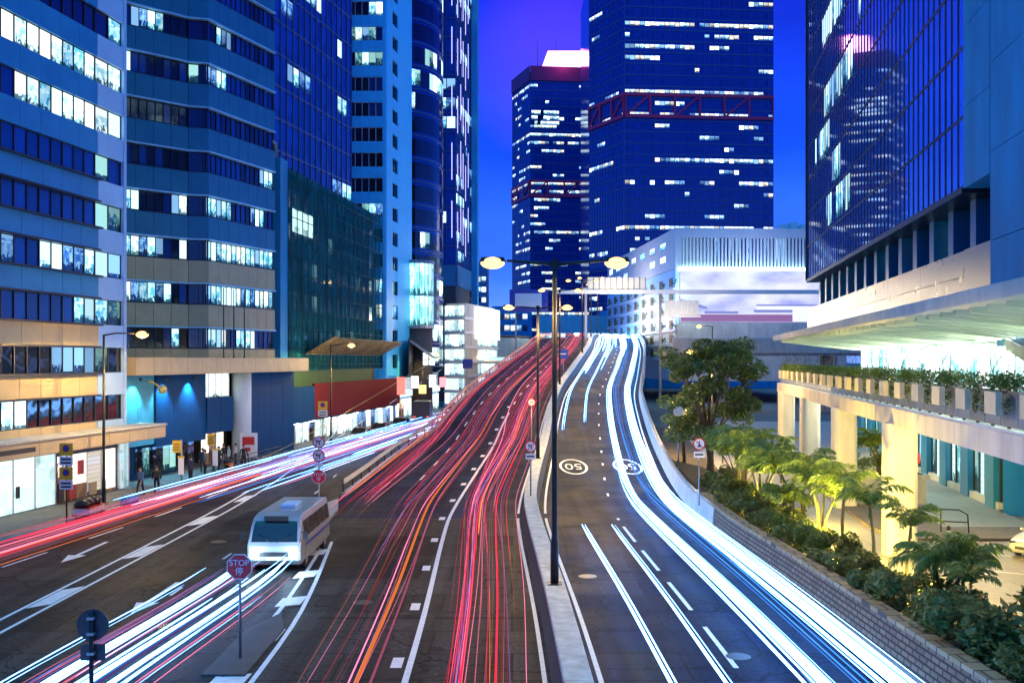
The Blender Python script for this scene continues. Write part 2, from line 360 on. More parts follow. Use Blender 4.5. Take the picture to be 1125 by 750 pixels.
def band(f, parent, u0, u1, z0, z1, step, choose, o=-.18, fr='mull_d', bar=.06, name='window_band', mats=None, rail=True):
    """one ribbon window of one storey: panes, mullions"""
    mats = (mats or LITS); mb = MB(); n = max(1, round((u1-u0)/step)); w = (u1-u0)/n; k = len(mats)
    for i in range(n):
        f.pane(mb, u0+i*w, u0+(i+1)*w, z0, z1, o, choose(i, n))
    for i in range(n+1):
        f.box(mb, max(u0, u0+i*w-bar/2), min(u1, u0+i*w+bar/2), z0+.045, z1-.045, o-.02, o+.07, k)
    if rail:
        f.box(mb, u0, u1, z1-.045, z1, o-.02, o+.07, k); f.box(mb, u0, u1, z0, z0+.045, o-.02, o+.07, k)
    return mb.build(name, mats+[fr], parent, fixn=False)
def pick(p_lit, dark=(0,), lits=(2, 3), run=3):
    st = [0, 0]
    def c(i, n):
        if st[0] <= 0:
            st[0] = random.randint(1, run); st[1] = random.random() < p_lit
        st[0] -= 1
        return random.choice(lits) if st[1] else random.choice(dark)
    return c
# ------------------------------------------------------------------ camera, sky, sun
cd = bpy.data.cameras.new('camera'); cam = bpy.data.objects.new('camera', cd); C.objects.link(cam)
cam.location = (0, 0, H); cam.rotation_euler = (PI/2, 0, 0)
cd.sensor_width = 36; cd.lens = 36*F/1125; cd.shift_y = (HY-375)/1125; cd.clip_end = 6000; cd.clip_start = .1
SC.camera = cam
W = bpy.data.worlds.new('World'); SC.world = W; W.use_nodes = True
wn, wl = W.node_tree.nodes, W.node_tree.links
bg = wn['Background']
sky = wn.new('ShaderNodeTexSky'); sky.sky_type = 'NISHITA'; sky.sun_disc = False
sky.sun_elevation = math.radians(1.5); sky.sun_rotation = math.radians(150); sky.ozone_density = 6; sky.dust_density = .3
tc = wn.new('ShaderNodeTexCoord'); sx = wn.new('ShaderNodeSeparateXYZ'); wl.new(tc.outputs['Generated'], sx.inputs['Vector'])
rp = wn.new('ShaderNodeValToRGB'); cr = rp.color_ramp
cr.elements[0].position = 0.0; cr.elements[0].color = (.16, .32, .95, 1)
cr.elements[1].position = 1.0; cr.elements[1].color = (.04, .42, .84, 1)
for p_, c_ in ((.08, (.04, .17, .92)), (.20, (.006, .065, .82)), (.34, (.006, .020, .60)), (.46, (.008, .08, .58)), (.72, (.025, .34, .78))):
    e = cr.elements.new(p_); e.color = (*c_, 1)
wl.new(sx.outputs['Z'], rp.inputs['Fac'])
no = wn.new('ShaderNodeTexNoise'); no.inputs['Scale'].default_value = 2.6; no.inputs['Detail'].default_value = 4
wl.new(tc.outputs['Generated'], no.inputs['Vector'])
# violet glow round the roof sign, painted into the sky colour
dt = wn.new('ShaderNodeVectorMath'); dt.operation = 'DOT_PRODUCT'; dt.inputs[1].default_value = Vector((.045, 1, .29)).normalized(); wl.new(tc.outputs['Generated'], dt.inputs[0])
mr = wn.new('ShaderNodeMapRange'); mr.inputs['From Min'].default_value = .9955; mr.inputs['From Max'].default_value = 1.0; mr.inputs['To Max'].default_value = .42
wl.new(dt.outputs['Value'], mr.inputs['Value'])
mm = wn.new('ShaderNodeMath'); mm.operation = 'MULTIPLY'; wl.new(mr.outputs['Result'], mm.inputs[0]); wl.new(no.outputs['Fac'], mm.inputs[1])
mx = wn.new('ShaderNodeMix'); mx.data_type = 'RGBA'; mx.inputs['B'].default_value = (.33, .07, .95, 1)
wl.new(mm.outputs['Value'], mx.inputs['Factor']); wl.new(rp.outputs['Color'], mx.inputs['A'])
ad = wn.new('ShaderNodeVectorMath'); ad.operation = 'SCALE'; ad.inputs['Scale'].default_value = .012; wl.new(sky.outputs['Color'], ad.inputs[0])
sm = wn.new('ShaderNodeVectorMath'); sm.operation = 'ADD'; cn_ = wn.new('ShaderNodeTexNoise'); cn_.inputs['Scale'].default_value = 5; cn_.inputs['Detail'].default_value = 6; cm_ = wn.new('ShaderNodeMapping'); cm_.inputs['Scale'].default_value = (1,1,2.6); wl.new(tc.outputs['Generated'], cm_.inputs['Vector']); wl.new(cm_.outputs['Vector'], cn_.inputs['Vector'])
cq_ = wn.new('ShaderNodeMapRange'); cq_.inputs['From Min'].default_value = .3; cq_.inputs['From Max'].default_value = .7; cq_.inputs['To Min'].default_value = .78; cq_.inputs['To Max'].default_value = 1.18; wl.new(cn_.outputs['Fac'], cq_.inputs['Value'])
cs_ = wn.new('ShaderNodeVectorMath'); cs_.operation = 'SCALE'; wl.new(mx.outputs['Result'], cs_.inputs[0]); wl.new(cq_.outputs['Result'], cs_.inputs['Scale'])
wl.new(ad.outputs['Vector'], sm.inputs[0]); wl.new(cs_.outputs['Vector'], sm.inputs[1])
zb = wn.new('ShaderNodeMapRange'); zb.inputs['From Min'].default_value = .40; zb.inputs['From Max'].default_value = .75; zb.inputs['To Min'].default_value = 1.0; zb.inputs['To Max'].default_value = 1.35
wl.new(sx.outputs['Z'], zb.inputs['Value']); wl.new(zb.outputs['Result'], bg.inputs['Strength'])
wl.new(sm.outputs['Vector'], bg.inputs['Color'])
sd = bpy.data.lights.new('sun', 'SUN'); sd.energy = .02; sd.angle = math.radians(8); sd.color = (1, .9, .8)
so = bpy.data.objects.new('sun', sd); C.objects.link(so); so.rotation_euler = (math.radians(84), 0, math.radians(150))
vs = SC.view_settings; vs.view_transform = 'Standard'; vs.look = 'None'; vs.exposure = .5; vs.gamma = 1; vs.use_curve_mapping = False
cy = SC.cycles; cy.use_denoising = True; cy.max_bounces = 6; cy.diffuse_bounces = 3; cy.glossy_bounces = 3; cy.transparent_max_bounces = 8
cy.sample_clamp_indirect = 4; cy.caustics_reflective = False; cy.caustics_refractive = False; cy.use_light_tree = True

def struct(name, mb, m, **k): o = mb.build(name, m, **k); o['kind'] = 'structure'; return o
# ------------------------------------------------------------------ ground and roads
g = MB(); g.face([(-900,-120,-.16),(900,-120,-.16),(900,2400,-.16),(-900,2400,-.16)]); struct('ground', g, 'ground')
def yr(a, b, st): n = max(1, int(round((b-a)/st))); return [a+(b-a)*i/n for i in range(n+1)]
r = MB()
ys = yr(-30, 420, 10)
for a, b in zip(ys, ys[1:]):
    r.face([(KERB(a),a,0),(max(9.6, MID(a)+9),a,0),(max(9.6, MID(b)+9),b,0),(KERB(b),b,0)])
struct('street', r, 'asphalt')
pv = MB()
for a, b in zip(ys, ys[1:]):
    pv.hexa([(KERB(a)-14,a,-.1),(KERB(a)-.3,a,-.1),(KERB(b)-.3,b,-.1),(KERB(b)-14,b,-.1),(KERB(a)-14,a,.13),(KERB(a)-.3,a,.13),(KERB(b)-.3,b,.13),(KERB(b)-14,b,.13)])
struct('pavement', pv, 'pavement')
kb = MB(); y = -30
while y < 300:
    a, b = y, y+1.18
    kb.hexa([(KERB(a)-.29,a,-.1),(KERB(a),a,-.1),(KERB(b),b,-.1),(KERB(b)-.29,b,-.1),(KERB(a)-.29,a,.135),(KERB(a)-.02,a,.13),(KERB(b)-.02,b,.13),(KERB(b)-.29,b,.135)]); y += 1.2
struct('kerb', kb, 'kerb')
# flyover: two carriageways on a rising ramp
LOFF = lambda Y: -10.9 if Y < 75 else -10.9+min(1.2, (Y-75)/12*1.2)
fy = yr(50.5, 320, 2.5)
def ramp_pt(Y, off, z=0): return (MID(Y)+off, Y, RZ(Y)+z)
dk = MB()
for a, b in zip(fy, fy[1:]):
    for o0, o1 in ((LOFF, lambda Y: -.46), (lambda Y: .46, lambda Y: 8.5)):
        dk.face([ramp_pt(a,o0(a),.012),ramp_pt(a,o1(a),.012),ramp_pt(b,o1(b),.012),ramp_pt(b,o0(b),.012)])
struct('flyover_road', dk, 'asphalt_blue_cast')
nr = MB()      # right carriageway before the ramp: streaks' blue light tinted into the asphalt
for a, b in zip(yr(-30, 50.5, 8), yr(-30, 50.5, 8)[1:]):
    nr.face([(MID(a)+.46,a,.004),(9.55,a,.004),(9.55,b,.004),(MID(b)+.46,b,.004)])
struct('carriageway', nr, 'asphalt_blue_cast')
bd = MB()
for a, b in zip(fy, fy[1:]):
    if RZ(a) < .25: continue
    za0 = -.1 if a < 135 else RZ(a)-1.4; zb0 = -.1 if a < 135 else RZ(b)-1.4
    bd.hexa([(MID(a)+LOFF(a)-.02,a,za0),(MID(a)+8.52,a,za0),(MID(b)+8.52,b,zb0),(MID(b)+LOFF(b)-.02,b,zb0),
             ramp_pt(a,LOFF(a)-.02,-.05),ramp_pt(a,8.52,-.05),ramp_pt(b,8.52,-.05),ramp_pt(b,LOFF(b)-.02,-.05)])
for Y in (150, 175, 200, 230, 260, 300):
    for o_ in (-6, 4.5): bd.lathe((MID(Y)+o_, Y, -.1), [(1.0,0),(1.0,RZ(Y)-1.2)], 14)
struct('flyover_deck', bd, 'concrete')
# forecourt on the right, planting bed
WALLX = spline([(-20,11.4),(20,10.35),(25,10.2),(35,9.95),(44,9.6),(50,9.75),(60,10.4),(80,12.0),(100,14.0)])
fc = MB()
for a, b in zip(yr(-20, 130, 10), yr(-20, 130, 10)[1:]):
    fc.face([(WALLX(a)+3.0,a,-.01),(90,a,-.01),(90,b,-.01),(WALLX(b)+3.0,b,-.01)])
struct('forecourt', fc, 'forecourt')
RW = lambda Y: 17+.16*Y           # line of the shopfronts under the deck
fp = MB(); 
for a, b in zip(yr(47.2, 110, 6), yr(47.2, 110, 6)[1:]):
    fp.hexa([(RW(a)-4.2,a,-.1),(RW(a)+.1,a,-.1),(RW(b)+.1,b,-.1),(RW(b)-4.2,b,-.1),(RW(a)-4.2,a,.13),(RW(a)+.1,a,.13),(RW(b)+.1,b,.13),(RW(b)-4.2,b,.13)])
struct('shop_pavement', fp, 'forecourt')
bp = MB(); bp.prism([(17.0,44.2),(28,44.2),(28,47.1),(20.6,47.1),(20.6,60),(18.6,60),(17.0,48)], -.1, .12); struct('brick_pavement', bp, 'forebrick')
sl = MB()
for a, b in zip(yr(-20, 110, 4), yr(-20, 110, 4)[1:]):
    wa, wb = WALLX(a)+.3, WALLX(b)+.3
    sl.hexa([(wa,a,-.1),(wa+3.1,a,-.1),(wb+3.1,b,-.1),(wb,b,-.1),(wa,a,.72),(wa+3.1,a,.25),(wb+3.1,b,.25),(wb,b,.72)])
struct('planting_bed', sl, 'soil')

# ------------------------------------------------------------------ road markings
mk = MB(); my = MB(); Zm = .008
def zroad(Y, off): return (RZ(Y) if (Y > 50.5) else 0)+(.017 if Y > 50.4 else .009)
def line(mb, off, y0, y1, w=.12, dash=None, gap=0, rel=True):
    y = y0
    while y < y1:
        e = min(y1, y+dash) if dash else y1
        seg = yr(y, e, 2.0)
        for a, b in zip(seg, seg[1:]):
            xa = (MID(a) if rel else 0)+(off(a) if callable(off) else off); xb = (MID(b) if rel else 0)+(off(b) if callable(off) else off)
            mb.face([(xa-w/2,a,zroad(a,0)),(xa+w/2,a,zroad(a,0)),(xb+w/2,b,zroad(b,0)),(xb-w/2,b,zroad(b,0))])
        y = e+gap if dash else y1
line(mk, .78, -20, 230, .13); line(mk, 8.05, 56, 230, .13)
line(mk, 4.4, 2, 52, .14, 4, 2); line(mk, 4.4, 58, 230, .13, 1.0, 5)
line(mk, -.62, -20, 230, .12)
line(mk, -4.1, -20, 95, .17); line(mk, lambda Y: -4.1-.35, 2, 100, .30, .9, 5.1); line(mk, -4.1, 100, 220, .14, 2, 4)
line(mk, -7.4, 64, 200, .12, 2, 4)
ISL = spline([(-20,-6.6),(20,-6.75),(25,-6.75),(32,-7.0),(44,-8.2),(50,-8.9)])
line(mk, lambda Y: ISL(Y)+.28, -20, 44, .14, rel=False); line(mk, lambda Y: ISL(Y)-.9+max(0,(Y-18))*.034, -20, 44, .14, rel=False)
y = 3
while y < 42:
    x0 = ISL(y); w = .75-max(0, (y-18))*.024
    mk.face([(x0-.5-w*.4,y,Zm),(x0+.1,y+.35,Zm),(x0+.1,y+1.55,Zm),(x0-.5-w*.4,y+1.2,Zm)]); y += 4.2
line(mk, -15.0, -20, 85, .13, rel=False); line(mk, -15.75, -20, 60, .13, rel=False)
for y in range(0, 64, 8): mk.face([(-15.65,y+.2,Zm),(-15.1,y+.8,Zm),(-15.1,y+3.4,Zm),(-15.65,y+2.8,Zm)])
line(mk, lambda Y: KERB(Y)+3.1, 20, 130, .12, 3, 3.2, rel=False); line(mk, -11.6, 34, 75, .1, 1.2, 5, rel=False)
line(my, lambda Y: KERB(Y)+.25, -20, 150, .1, rel=False)
# arrows and letters worn on the left street are plain blocks of old paint
def arrow(x, y, s=1):
    z = Zm+.001
    mk.face([(x-.09,y,z),(x+.09,y,z),(x+.09,y+3*s,z),(x-.09,y+3*s,z)]); mk.face([(x-.38,y,z),(x,y-1.5*s,z),(x+.38,y,z)])
arrow(-17.8, 41); arrow(-12.0, 33); pass
# speed ellipses: 50 seen upside down by us, upright for oncoming traffic
def ellipse(cx, cy, a, b, w):
    n = 40
    for i in range(n):
        t0, t1 = 2*PI*i/n, 2*PI*(i+1)/n
        P_ = lambda t, s_: (cx+(a-s_)*math.cos(t), cy+(b-s_*2.2)*math.sin(t))
        q = [P_(t0,0), P_(t1,0), P_(t1,w), P_(t0,w)]
        mk.face([(x, y_, zroad(y_,0)+.003) for x, y_ in q])
for off in (2.35, 6.1):
    cy_ = 69.5; ellipse(MID(cy_)+off, cy_, .98, 3.3, .17)
struct('lane_marking', mk, 'paint', fixn=False); struct('kerb_line', my, 'paint_y', fixn=False)
for off in (2.35, 6.1):
    cy_ = 69.5; sl_ = math.atan2(RZ(70.5)-RZ(68.5), 2)
    t = lettering('50', 1.25, None, (MID(cy_)+off, cy_, zroad(cy_,0)+.02), (-sl_, 0, PI), 'paint', 'speed_marking', .001)
    t.rotation_euler = (-sl_, 0, PI); t.scale = (1, 2.9, 1); t['kind'] = 'structure'
rp_q = MB()
for x0, x1, y0, y1, sk in ((-8.2,-3.4,36.6,45.4,.4),(-2.4,.4,30.9,31.15,0),(-6.0,-2.6,30.9,31.15,0),(-14.2,-10.8,47,53,.3),(3.0,4.2,24,27.5,0),(-19.4,-16.4,52,58.5,.6)): rp_q.face([(x0,y0,.0065),(x1,y0,.0065),(x1+sk,y1,.0065),(x0+sk,y1,.0065)])
M['patch'] = asphalt('asphalt_patch', (.013,.013,.015), .3); struct('road_patch', rp_q, 'patch', fixn=False)
# manhole covers
mh = MB()
for x, y in ((-12.9,44),(-10.4,30),(-4.9,33),(2.8,37),(6.1,27)): mh = MB(); mh.lathe((x,y,.0), [(.34,.0),(.34,.012)], 20); struct('manhole_cover', mh, 'metal_d')

# ------------------------------------------------------------------ barriers, walls, rails
mb_ = MB(); md = MB()
ts = yr(-20, 300, 2)
b0 = thing('median_barrier', 'long curving concrete barrier with pale flat cap between the two carriageways', 'barrier', (MID(20),20,0))
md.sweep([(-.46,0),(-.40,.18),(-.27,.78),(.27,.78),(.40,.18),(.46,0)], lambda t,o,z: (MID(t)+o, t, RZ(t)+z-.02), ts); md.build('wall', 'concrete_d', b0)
y = -20
while y < 300:
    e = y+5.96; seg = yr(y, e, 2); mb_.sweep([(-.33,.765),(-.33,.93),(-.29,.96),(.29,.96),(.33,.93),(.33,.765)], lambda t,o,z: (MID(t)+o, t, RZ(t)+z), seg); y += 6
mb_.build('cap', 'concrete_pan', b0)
pr = thing('parapet', 'white concrete parapet along the outer right edge of the flyover', 'parapet', (MID(60)+8.7,60,0))
q = MB(); y = 47.5
def flare(t): return max(0, (54-t))*.05
while y < 300:
    e = y+7.96; q.sweep([(-.18,-.25),(-.13,.25),(-.06,1.0),(.22,1.0),(.22,-.25)], lambda t,o,z: (MID(t)+8.68+o+flare(t)*0, t, RZ(t)+z), yr(y, e, 2)); y += 8
q.build('wall', 'concrete_w', pr)
q = MB(); q.sweep([(.02,1.0),(.02,1.09),(.16,1.09),(.16,1.0)], lambda t,o,z: (MID(t)+8.68+o, t, RZ(t)+z), yr(47.5, 300, 3)); q.build('rail', 'metal_g', pr)
# ramp left edge: kerb wall and crash rail
lw = thing('crash_rail', 'long dark crash rail on short posts along the left edge of the ramp', 'guard rail', (MID(60)+LOFF(60),58,0))
q = MB()
q.sweep([(-.15,-.15),(-.15,.22),(.12,.22),(.12,-.15)], lambda t,o,z: (MID(t)+LOFF(t)+o, t, RZ(t)+z), yr(58, 300, 2)); q.build('kerb_wall', 'concrete', lw)
q = MB()
q.sweep([(-.03,.72),(-.07,.80),(-.03,.87),(-.07,.95),(-.03,1.02),(.02,1.02),(-.02,.95),(.02,.87),(-.02,.80),(.02,.72)], lambda t,o,z: (MID(t)+LOFF(t)+o, t, RZ(t)+z), yr(58, 300, 2)); q.build('rail', 'metal_g', lw)
for i in range(70):
    t = 58.3+i*2.5; q = MB(); x = MID(t)+LOFF(t)-.10; q.box(x-.05,x+.05,t-.06,t+.06,RZ(t)+.2,RZ(t)+1.0); q.build('post', 'metal_d', lw)
# stone retaining wall of the planting bed
sw = thing('stone_wall', 'low brown brick retaining wall with tan coping beside the right carriageway', 'wall', (WALLX(30),30,0))
M['stone'] = bricky('stone_courses', (.36,.23,.14), (.22,.14,.09), (.05,.04,.035), 1, .42, .17, .03, .85)
q = MB(); q.sweep([(-.12,-.1),(.0,1.0),(.32,1.0),(.32,-.1)], lambda t,o,z: (WALLX(t)+o, t, z), yr(-20, 52, 2)); q.build('wall', 'stone', sw)
M['coping'] = bricky('coping_stone', (.55,.40,.22), (.42,.30,.17), (.1,.08,.06), 1, .6, .6, .03, .85, 'XY')
q = MB(); q.sweep([(-.05,1.0),(-.05,1.12),(.42,1.12),(.42,1.0)], lambda t,o,z: (WALLX(t)+o, t, z), yr(-20, 52, 2)); q.build('coping', 'coping', sw)
q = MB(); q.sweep([(-.52,-.02),(-.52,.13),(-.2,.15),(-.2,-.02)], lambda t,o,z: (WALLX(t)+o, t, z), yr(-20, 48, 2)); struct('channel_kerb', q, 'kerb')

# ------------------------------------------------------------------ light streaks left over the lanes by traffic
def trailmat(name, col, s, lo_=.45):
    m, n, l, p = nt(name); e = n.new('ShaderNodeEmission'); e.inputs['Strength'].default_value = s
    g_ = n.new('ShaderNodeNewGeometry'); r_ = n.new('ShaderNodeMapRange'); r_.inputs['To Min'].default_value = lo_; r_.inputs['To Max'].default_value = 1.6
    e.inputs['Color'].default_value = (*col, 1)
    l.new(g_.outputs['Random Per Island'], r_.inputs['Value']); mu = n.new('ShaderNodeMath'); mu.operation = 'MULTIPLY'; mu.inputs[1].default_value = s
    l.new(r_.outputs['Result'], mu.inputs[0]); l.new(mu.outputs['Value'], e.inputs['Strength'])
    l.new(e.outputs['Emission'], n['Material Output'].inputs['Surface']); n.remove(p)
    return m
M['t_white'] = trailmat('white_light', (.16,.42,1.0), 8.5)
M['t_blue'] = trailmat('blue_white_light', (.06,.28,1.0), 1.1, .1)
M['t_red'] = trailmat('red_light', (1.0,.035,.08), .85, .04)
M['t_pink'] = trailmat('pink_light', (1.0,.22,.42), 1.0, .05)
M['t_orange'] = trailmat('orange_light', (1.0,.24,.06), .85, .06)
M['t_violet'] = trailmat('violet_light', (.50,.25,1.0), .45, .05)
def trail(mb, xf, y0, y1, h, r, m=0, step=3.0):
    pts = []
    for t in yr(y0, y1, step): pts.append((xf(t), t, RZ(t)*(1 if xf(t) > MID(t)+LOFF(t) else 0)+h))
    k = len(pts); rr = [r*(.25 if i in (0, k-1) else 1) for i in range(k)]
    mb.tube(pts, rr, 5, m)
rnd = random.Random(5)
def wander(off, amp, ph, wl_): return lambda t: MID(t)+off+amp*math.sin(t/wl_+ph)
tr = MB()
for i in range(40):    # outer lane headlights
    o = rnd.choice((5.35, 5.5, 7.15, 7.3, 7.45)) ; trail(tr, wander(o+rnd.uniform(-.22,.22), rnd.uniform(.02,.12), rnd.uniform(0,6), rnd.uniform(14,30)), -14, rnd.uniform(190,260), rnd.uniform(.5,.95), rnd.choice((.004,.006,.009,.014,.022)), 0)
for o, r_ in ((5.36,.04),(5.60,.05),(7.18,.045),(7.42,.055),(5.20,.02),(7.62,.02)): trail(tr, wander(o, .06, o, 22), -14, 260, .68, r_, 0)
for o, r_ in ((2.15,.04),(2.28,.018),(3.45,.04),(3.58,.014)): trail(tr, wander(o, .05, o, 20), -14, 44.5, .68, r_, 0)
for o, r_ in ((1.3,.03),(3.05,.03),(1.45,.012),(3.2,.012)): trail(tr, wander(o, .05, o, 20), 80+o*2, 250, .68, r_, 0)
for i in range(22): trail(tr, wander(rnd.uniform(1.2,7.8), .1, i, 25), rnd.uniform(118,165), 260, rnd.uniform(.5,1.0), rnd.choice((.03,.06,.10)), 0)
for i in range(7): trail(tr, wander(rnd.uniform(5.1,7.9), rnd.uniform(.02,.1), rnd.uniform(0,6), 20), -14, 230, rnd.uniform(.4,1.5), rnd.uniform(.010,.022), 1)
tag(tr.build('headlight_streaks', ['t_white','t_blue'], fixn=False), 'white light streaks left by oncoming headlights over the right carriageway', 'light streaks', kind='stuff')
tr = MB(); 
for i in range(150):
    lane = rnd.choice((-1.5,-2.9,-2.2,-2.5,-5.0,-6.3,-5.5,-8.4,-9.4))
    near = rnd.random() < .34
    y0 = rnd.uniform(-14, 20) if near else rnd.uniform(26, 75)
    o = lane+rnd.uniform(-.35,.35); am = rnd.uniform(.05,.32)
    if lane < -7.5: y0 = max(y0, rnd.uniform(44, 58))
    sh = rnd.uniform(-1.2,.8) if rnd.random() < .35 else 0; ym = rnd.uniform(50, 85)
    f_ = (lambda o, am, ph, w_, sh, ym: lambda t: MID(t)+o+am*math.sin(t/w_+ph)+sh/(1+math.exp(-(t-ym)/6)))(o, am, rnd.uniform(0,6), rnd.uniform(14,32), sh, ym)
    thick = rnd.random() < .08
    trail(tr, f_, y0, rnd.uniform(150, 225), rnd.uniform(.6,1.1), rnd.uniform(.016,.032) if thick else rnd.uniform(.002,.010), rnd.choice((0,0,0,1,1,2,3)))
for o, r_, m_ in ((-5.05,.05,2),(-4.7,.03,1),(-1.75,.03,0),(-2.5,.035,0)): trail(tr, wander(o,.12,o,24), -14, 215, .8, r_, m_)
tag(tr.build('tail_light_streaks', ['t_red','t_pink','t_orange','t_violet'], fixn=False), 'red, pink and orange tail light streaks over the middle carriageway and up the ramp', 'light streaks', kind='stuff')
tr = MB()
for i in range(38):
    o = rnd.uniform(1.0, 3.9); f_ = (lambda o, a, p_: lambda t: KERB(t)+o+a*math.sin(t/18+p_))(o, rnd.uniform(.03,.2), rnd.uniform(0,6))
    trail(tr, f_, rnd.uniform(-5, 45), rnd.uniform(140, 185), rnd.uniform(.25,.75), rnd.choice((.003,.005,.008,.012,.02)), rnd.choice((0,0,1,1,1,2)))
for o, r_, m_ in ((1.5,.028,0),(1.9,.02,2),(2.8,.022,1)): trail(tr, (lambda o: lambda t: KERB(t)+o+.1*math.sin(t/20))(o), -5, 180, .55, r_, m_)
tag(tr.build('street_tail_light_streaks', ['t_red','t_pink','t_orange'], fixn=False), 'red and pink light streaks along the kerb of the left street', 'light streaks', kind='stuff')
tr = MB()
LN = spline([(-10,-10.2),(20,-9.9),(37,-8.95),(50,-11.2),(70,-11.9),(100,-9.2),(140,-4.5),(190,3)])
for i in range(110):
    o = rnd.uniform(-1.7,1.5); a_ = rnd.choice((rnd.uniform(-8,24), rnd.uniform(58,80), rnd.uniform(50,70)))
    f_ = (lambda o, a, p_: lambda t: LN(t)+o+a*math.sin(t/9+p_))(o, rnd.uniform(.02,.12), rnd.uniform(0,6)) if a_ < 40 else (lambda o, a, p_: lambda t: KERB(t)+o+a*math.sin(t/14+p_))(rnd.choice((rnd.uniform(.8,3.6), rnd.uniform(3.8,6.4))), rnd.uniform(.02,.2), rnd.uniform(0,6)); b_ = rnd.uniform(30,36.8) if a_ < 40 else rnd.uniform(110,170)
    trail(tr, f_, a_, b_, rnd.uniform(.3,1.1), rnd.choice((.004,.006,.008,.012,.03)), rnd.choice((0,0,1,1,2,3)), 2)
for o, r_ in ((-.85,.06),(-.65,.03),(.65,.06),(.9,.025)): trail(tr, (lambda o: lambda t: LN(t)+o)(o), -8, 36.9, .66, r_, 0, 2)
tag(tr.build('street_headlight_streaks', ['t_white','t_blue','t_pink','t_violet'], fixn=False), 'bluish white and pink light streaks in front of the minibus and along the lower street', 'light streaks', kind='stuff')
# ================================================================== LEFT BUILDINGS
def LX(Y): return -23.7+.16*(Y-62)
def fill(parent, poly, z0, z1, m='dark', name='core'):
    q = MB(); q.prism(poly, z0, z1); return q.build(name, m, parent)
# ---- white and blue office block, nearest on the left
b1 = thing('office_building', 'white and blue office block with ribbon windows and a tan canopy over bright shops', 'building', (LX(50)-6,50,0))
f = Fac((LX(36),36), (LX(61.6),61.6)); u_of = lambda Y: (Y-36)/f.d.y
uS, uE = u_of(58.55), f.L
pA = [f.P(0,0,-.42)[:2], f.P(uE,0,-.42)[:2], f.P(uE,0,-16)[:2], f.P(0,0,-16)[:2]]
fill(b1, pA, .0, 47, 'dark')
sp = MB(); edge = MB(); strip = MB(); sl = MB()
Z0 = lambda n: 4.4+2.83*n
for n in range(-1, 15):
    zt = Z0(n)+1.5 if n >= 0 else 4.0; zb = Z0(n+1)
    sp = MB(); strip = MB(); sl = MB()
    f.panels(sp, 0, uS-.03, zt, zb, -.44, 0 if n not in (1,2,3,4) else .10, 1.75, 1 if n >= 2 else 2)  # lowest storeys in tan: warm lamp light painted into the spandrels
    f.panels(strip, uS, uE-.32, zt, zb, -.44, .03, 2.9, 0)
    if n in (1,2,3,4,0):
        f.box(sl, 0, uS+.1, zb-.09, zb+.02, .0, .34, 0); f.box(sl, 0, uS+.1, zt-.03, zt+.07, .0, .22, 0)
        sl.build('sill_slab', 'mull_d', b1)
    so_ = sp.build('spandrel', ['panel_w','panel_b','panel_tan'], b1, fixn=True); strip.build('white_panel', 'panel_w', b1)
f.box(edge, uE-.3, uE, 0, 47, -.44, .06); edge.build('edge_pier', 'panel_w', b1)
def cyc(seq, k0=0):
    return lambda i, n: seq[min(len(seq)-1, int(i*len(seq)/n))]
WV = ['glass_wavy','glass_deep','lit1','lit2','lit3','lit4']
lay = {0:[0,0,0,0,0,3,0,3,0,0,0], 1:[0,0,0,0,0,0,0,0,4,4], 2:[1,1,1,1,1,1,1,1,1,2], 3:[2,2,2,4,2,1,4,4,1,2,4,2], 4:[1]*11, 5:[1]*11, 6:[2,1,3,2,1,3,2,1,3,2,3,3], 7:[3,2,3,1,3,3,2,3,3,3,2,3], 8:[0,0,0,5,0,0,1,0,0,0]}
for n in range(0, 15):
    ch = cyc(lay[n]) if n in lay else pick(.5, (0,1), (2,3,4))
    band(f, b1, 0, uS-.03, Z0(n), Z0(n)+1.5, 1.06, ch, o=-.2, mats=WV)
    lit = {0:[0,0],1:[5,0],2:[2,5],3:[2,4],4:[5,5],5:[5,1],6:[3,2],7:[3,3]}.get(n, [0,2])
    band(f, b1, uS, uE-.32, Z0(n), Z0(n)+1.5, 1.3, cyc(lit), o=-.2, mats=WV)
cn = MB(); 
f.box(cn, 0, uE+1.6, 3.15, 3.9, 0, 1.75, 0); f.box(cn, -.0, uE+1.7, 3.9, 4.02, -.0, 1.85, 1)
cn.build('canopy', ['panel_tan','concrete_w'], b1, bevel=.03)
cn = MB(); f.panels(cn, 0, uE+1.6, 3.2, 3.84, 1.752, 1.78, 2.1); cn.build('canopy_fascia', 'panel_tan', b1)
cn = MB(); f.box(cn, u_of(45), u_of(50.3), 3.42, 3.66, 1.785, 1.80); cn.build('canopy_vent', 'black', b1)
uu = lambda x: f.px(x)
q = MB(); 
def shopfront(name, x0, x1, m, step, o=.02, z1=3.0):
    q = MB(); a, b = uu(x0), uu(x1); n = max(1, round((b-a)/step)); w = (b-a)/n
    for i in range(n): f.pane(q, a+i*w+.02, a+(i+1)*w-.02, .16, z1, o, 0)
    for i in range(n+1): f.box(q, a+i*w-.03, a+i*w+.03, .14, z1, o-.02, o+.05, 1)
    f.box(q, a, b, z1, z1+.12, o-.02, o+.05, 1)
    return q.build(name, [m,'metal_w'], b1, fixn=False)
M['shop_panel'] = litwin('lit_white_shop_panel', (.80,1.0,.97), (.62,.92,.90), .95, .25, 3)
shopfront('shopfront', -40, 60, 'shop_panel', 1.6); shopfront('shopfront', 62, 128, 'shopw', 1.5, -.1); shopfront('white_hoarding', 129, 140, 'shop_panel', 1.2, .06)
q = MB(); f.box(q, uu(16), uu(17)+.06, .9, 1.5, .06, .11); f.box(q, uu(18.6), uu(19)+.06, .9, 1.5, .06, .11); q.build('door_handle', 'metal_d', b1)
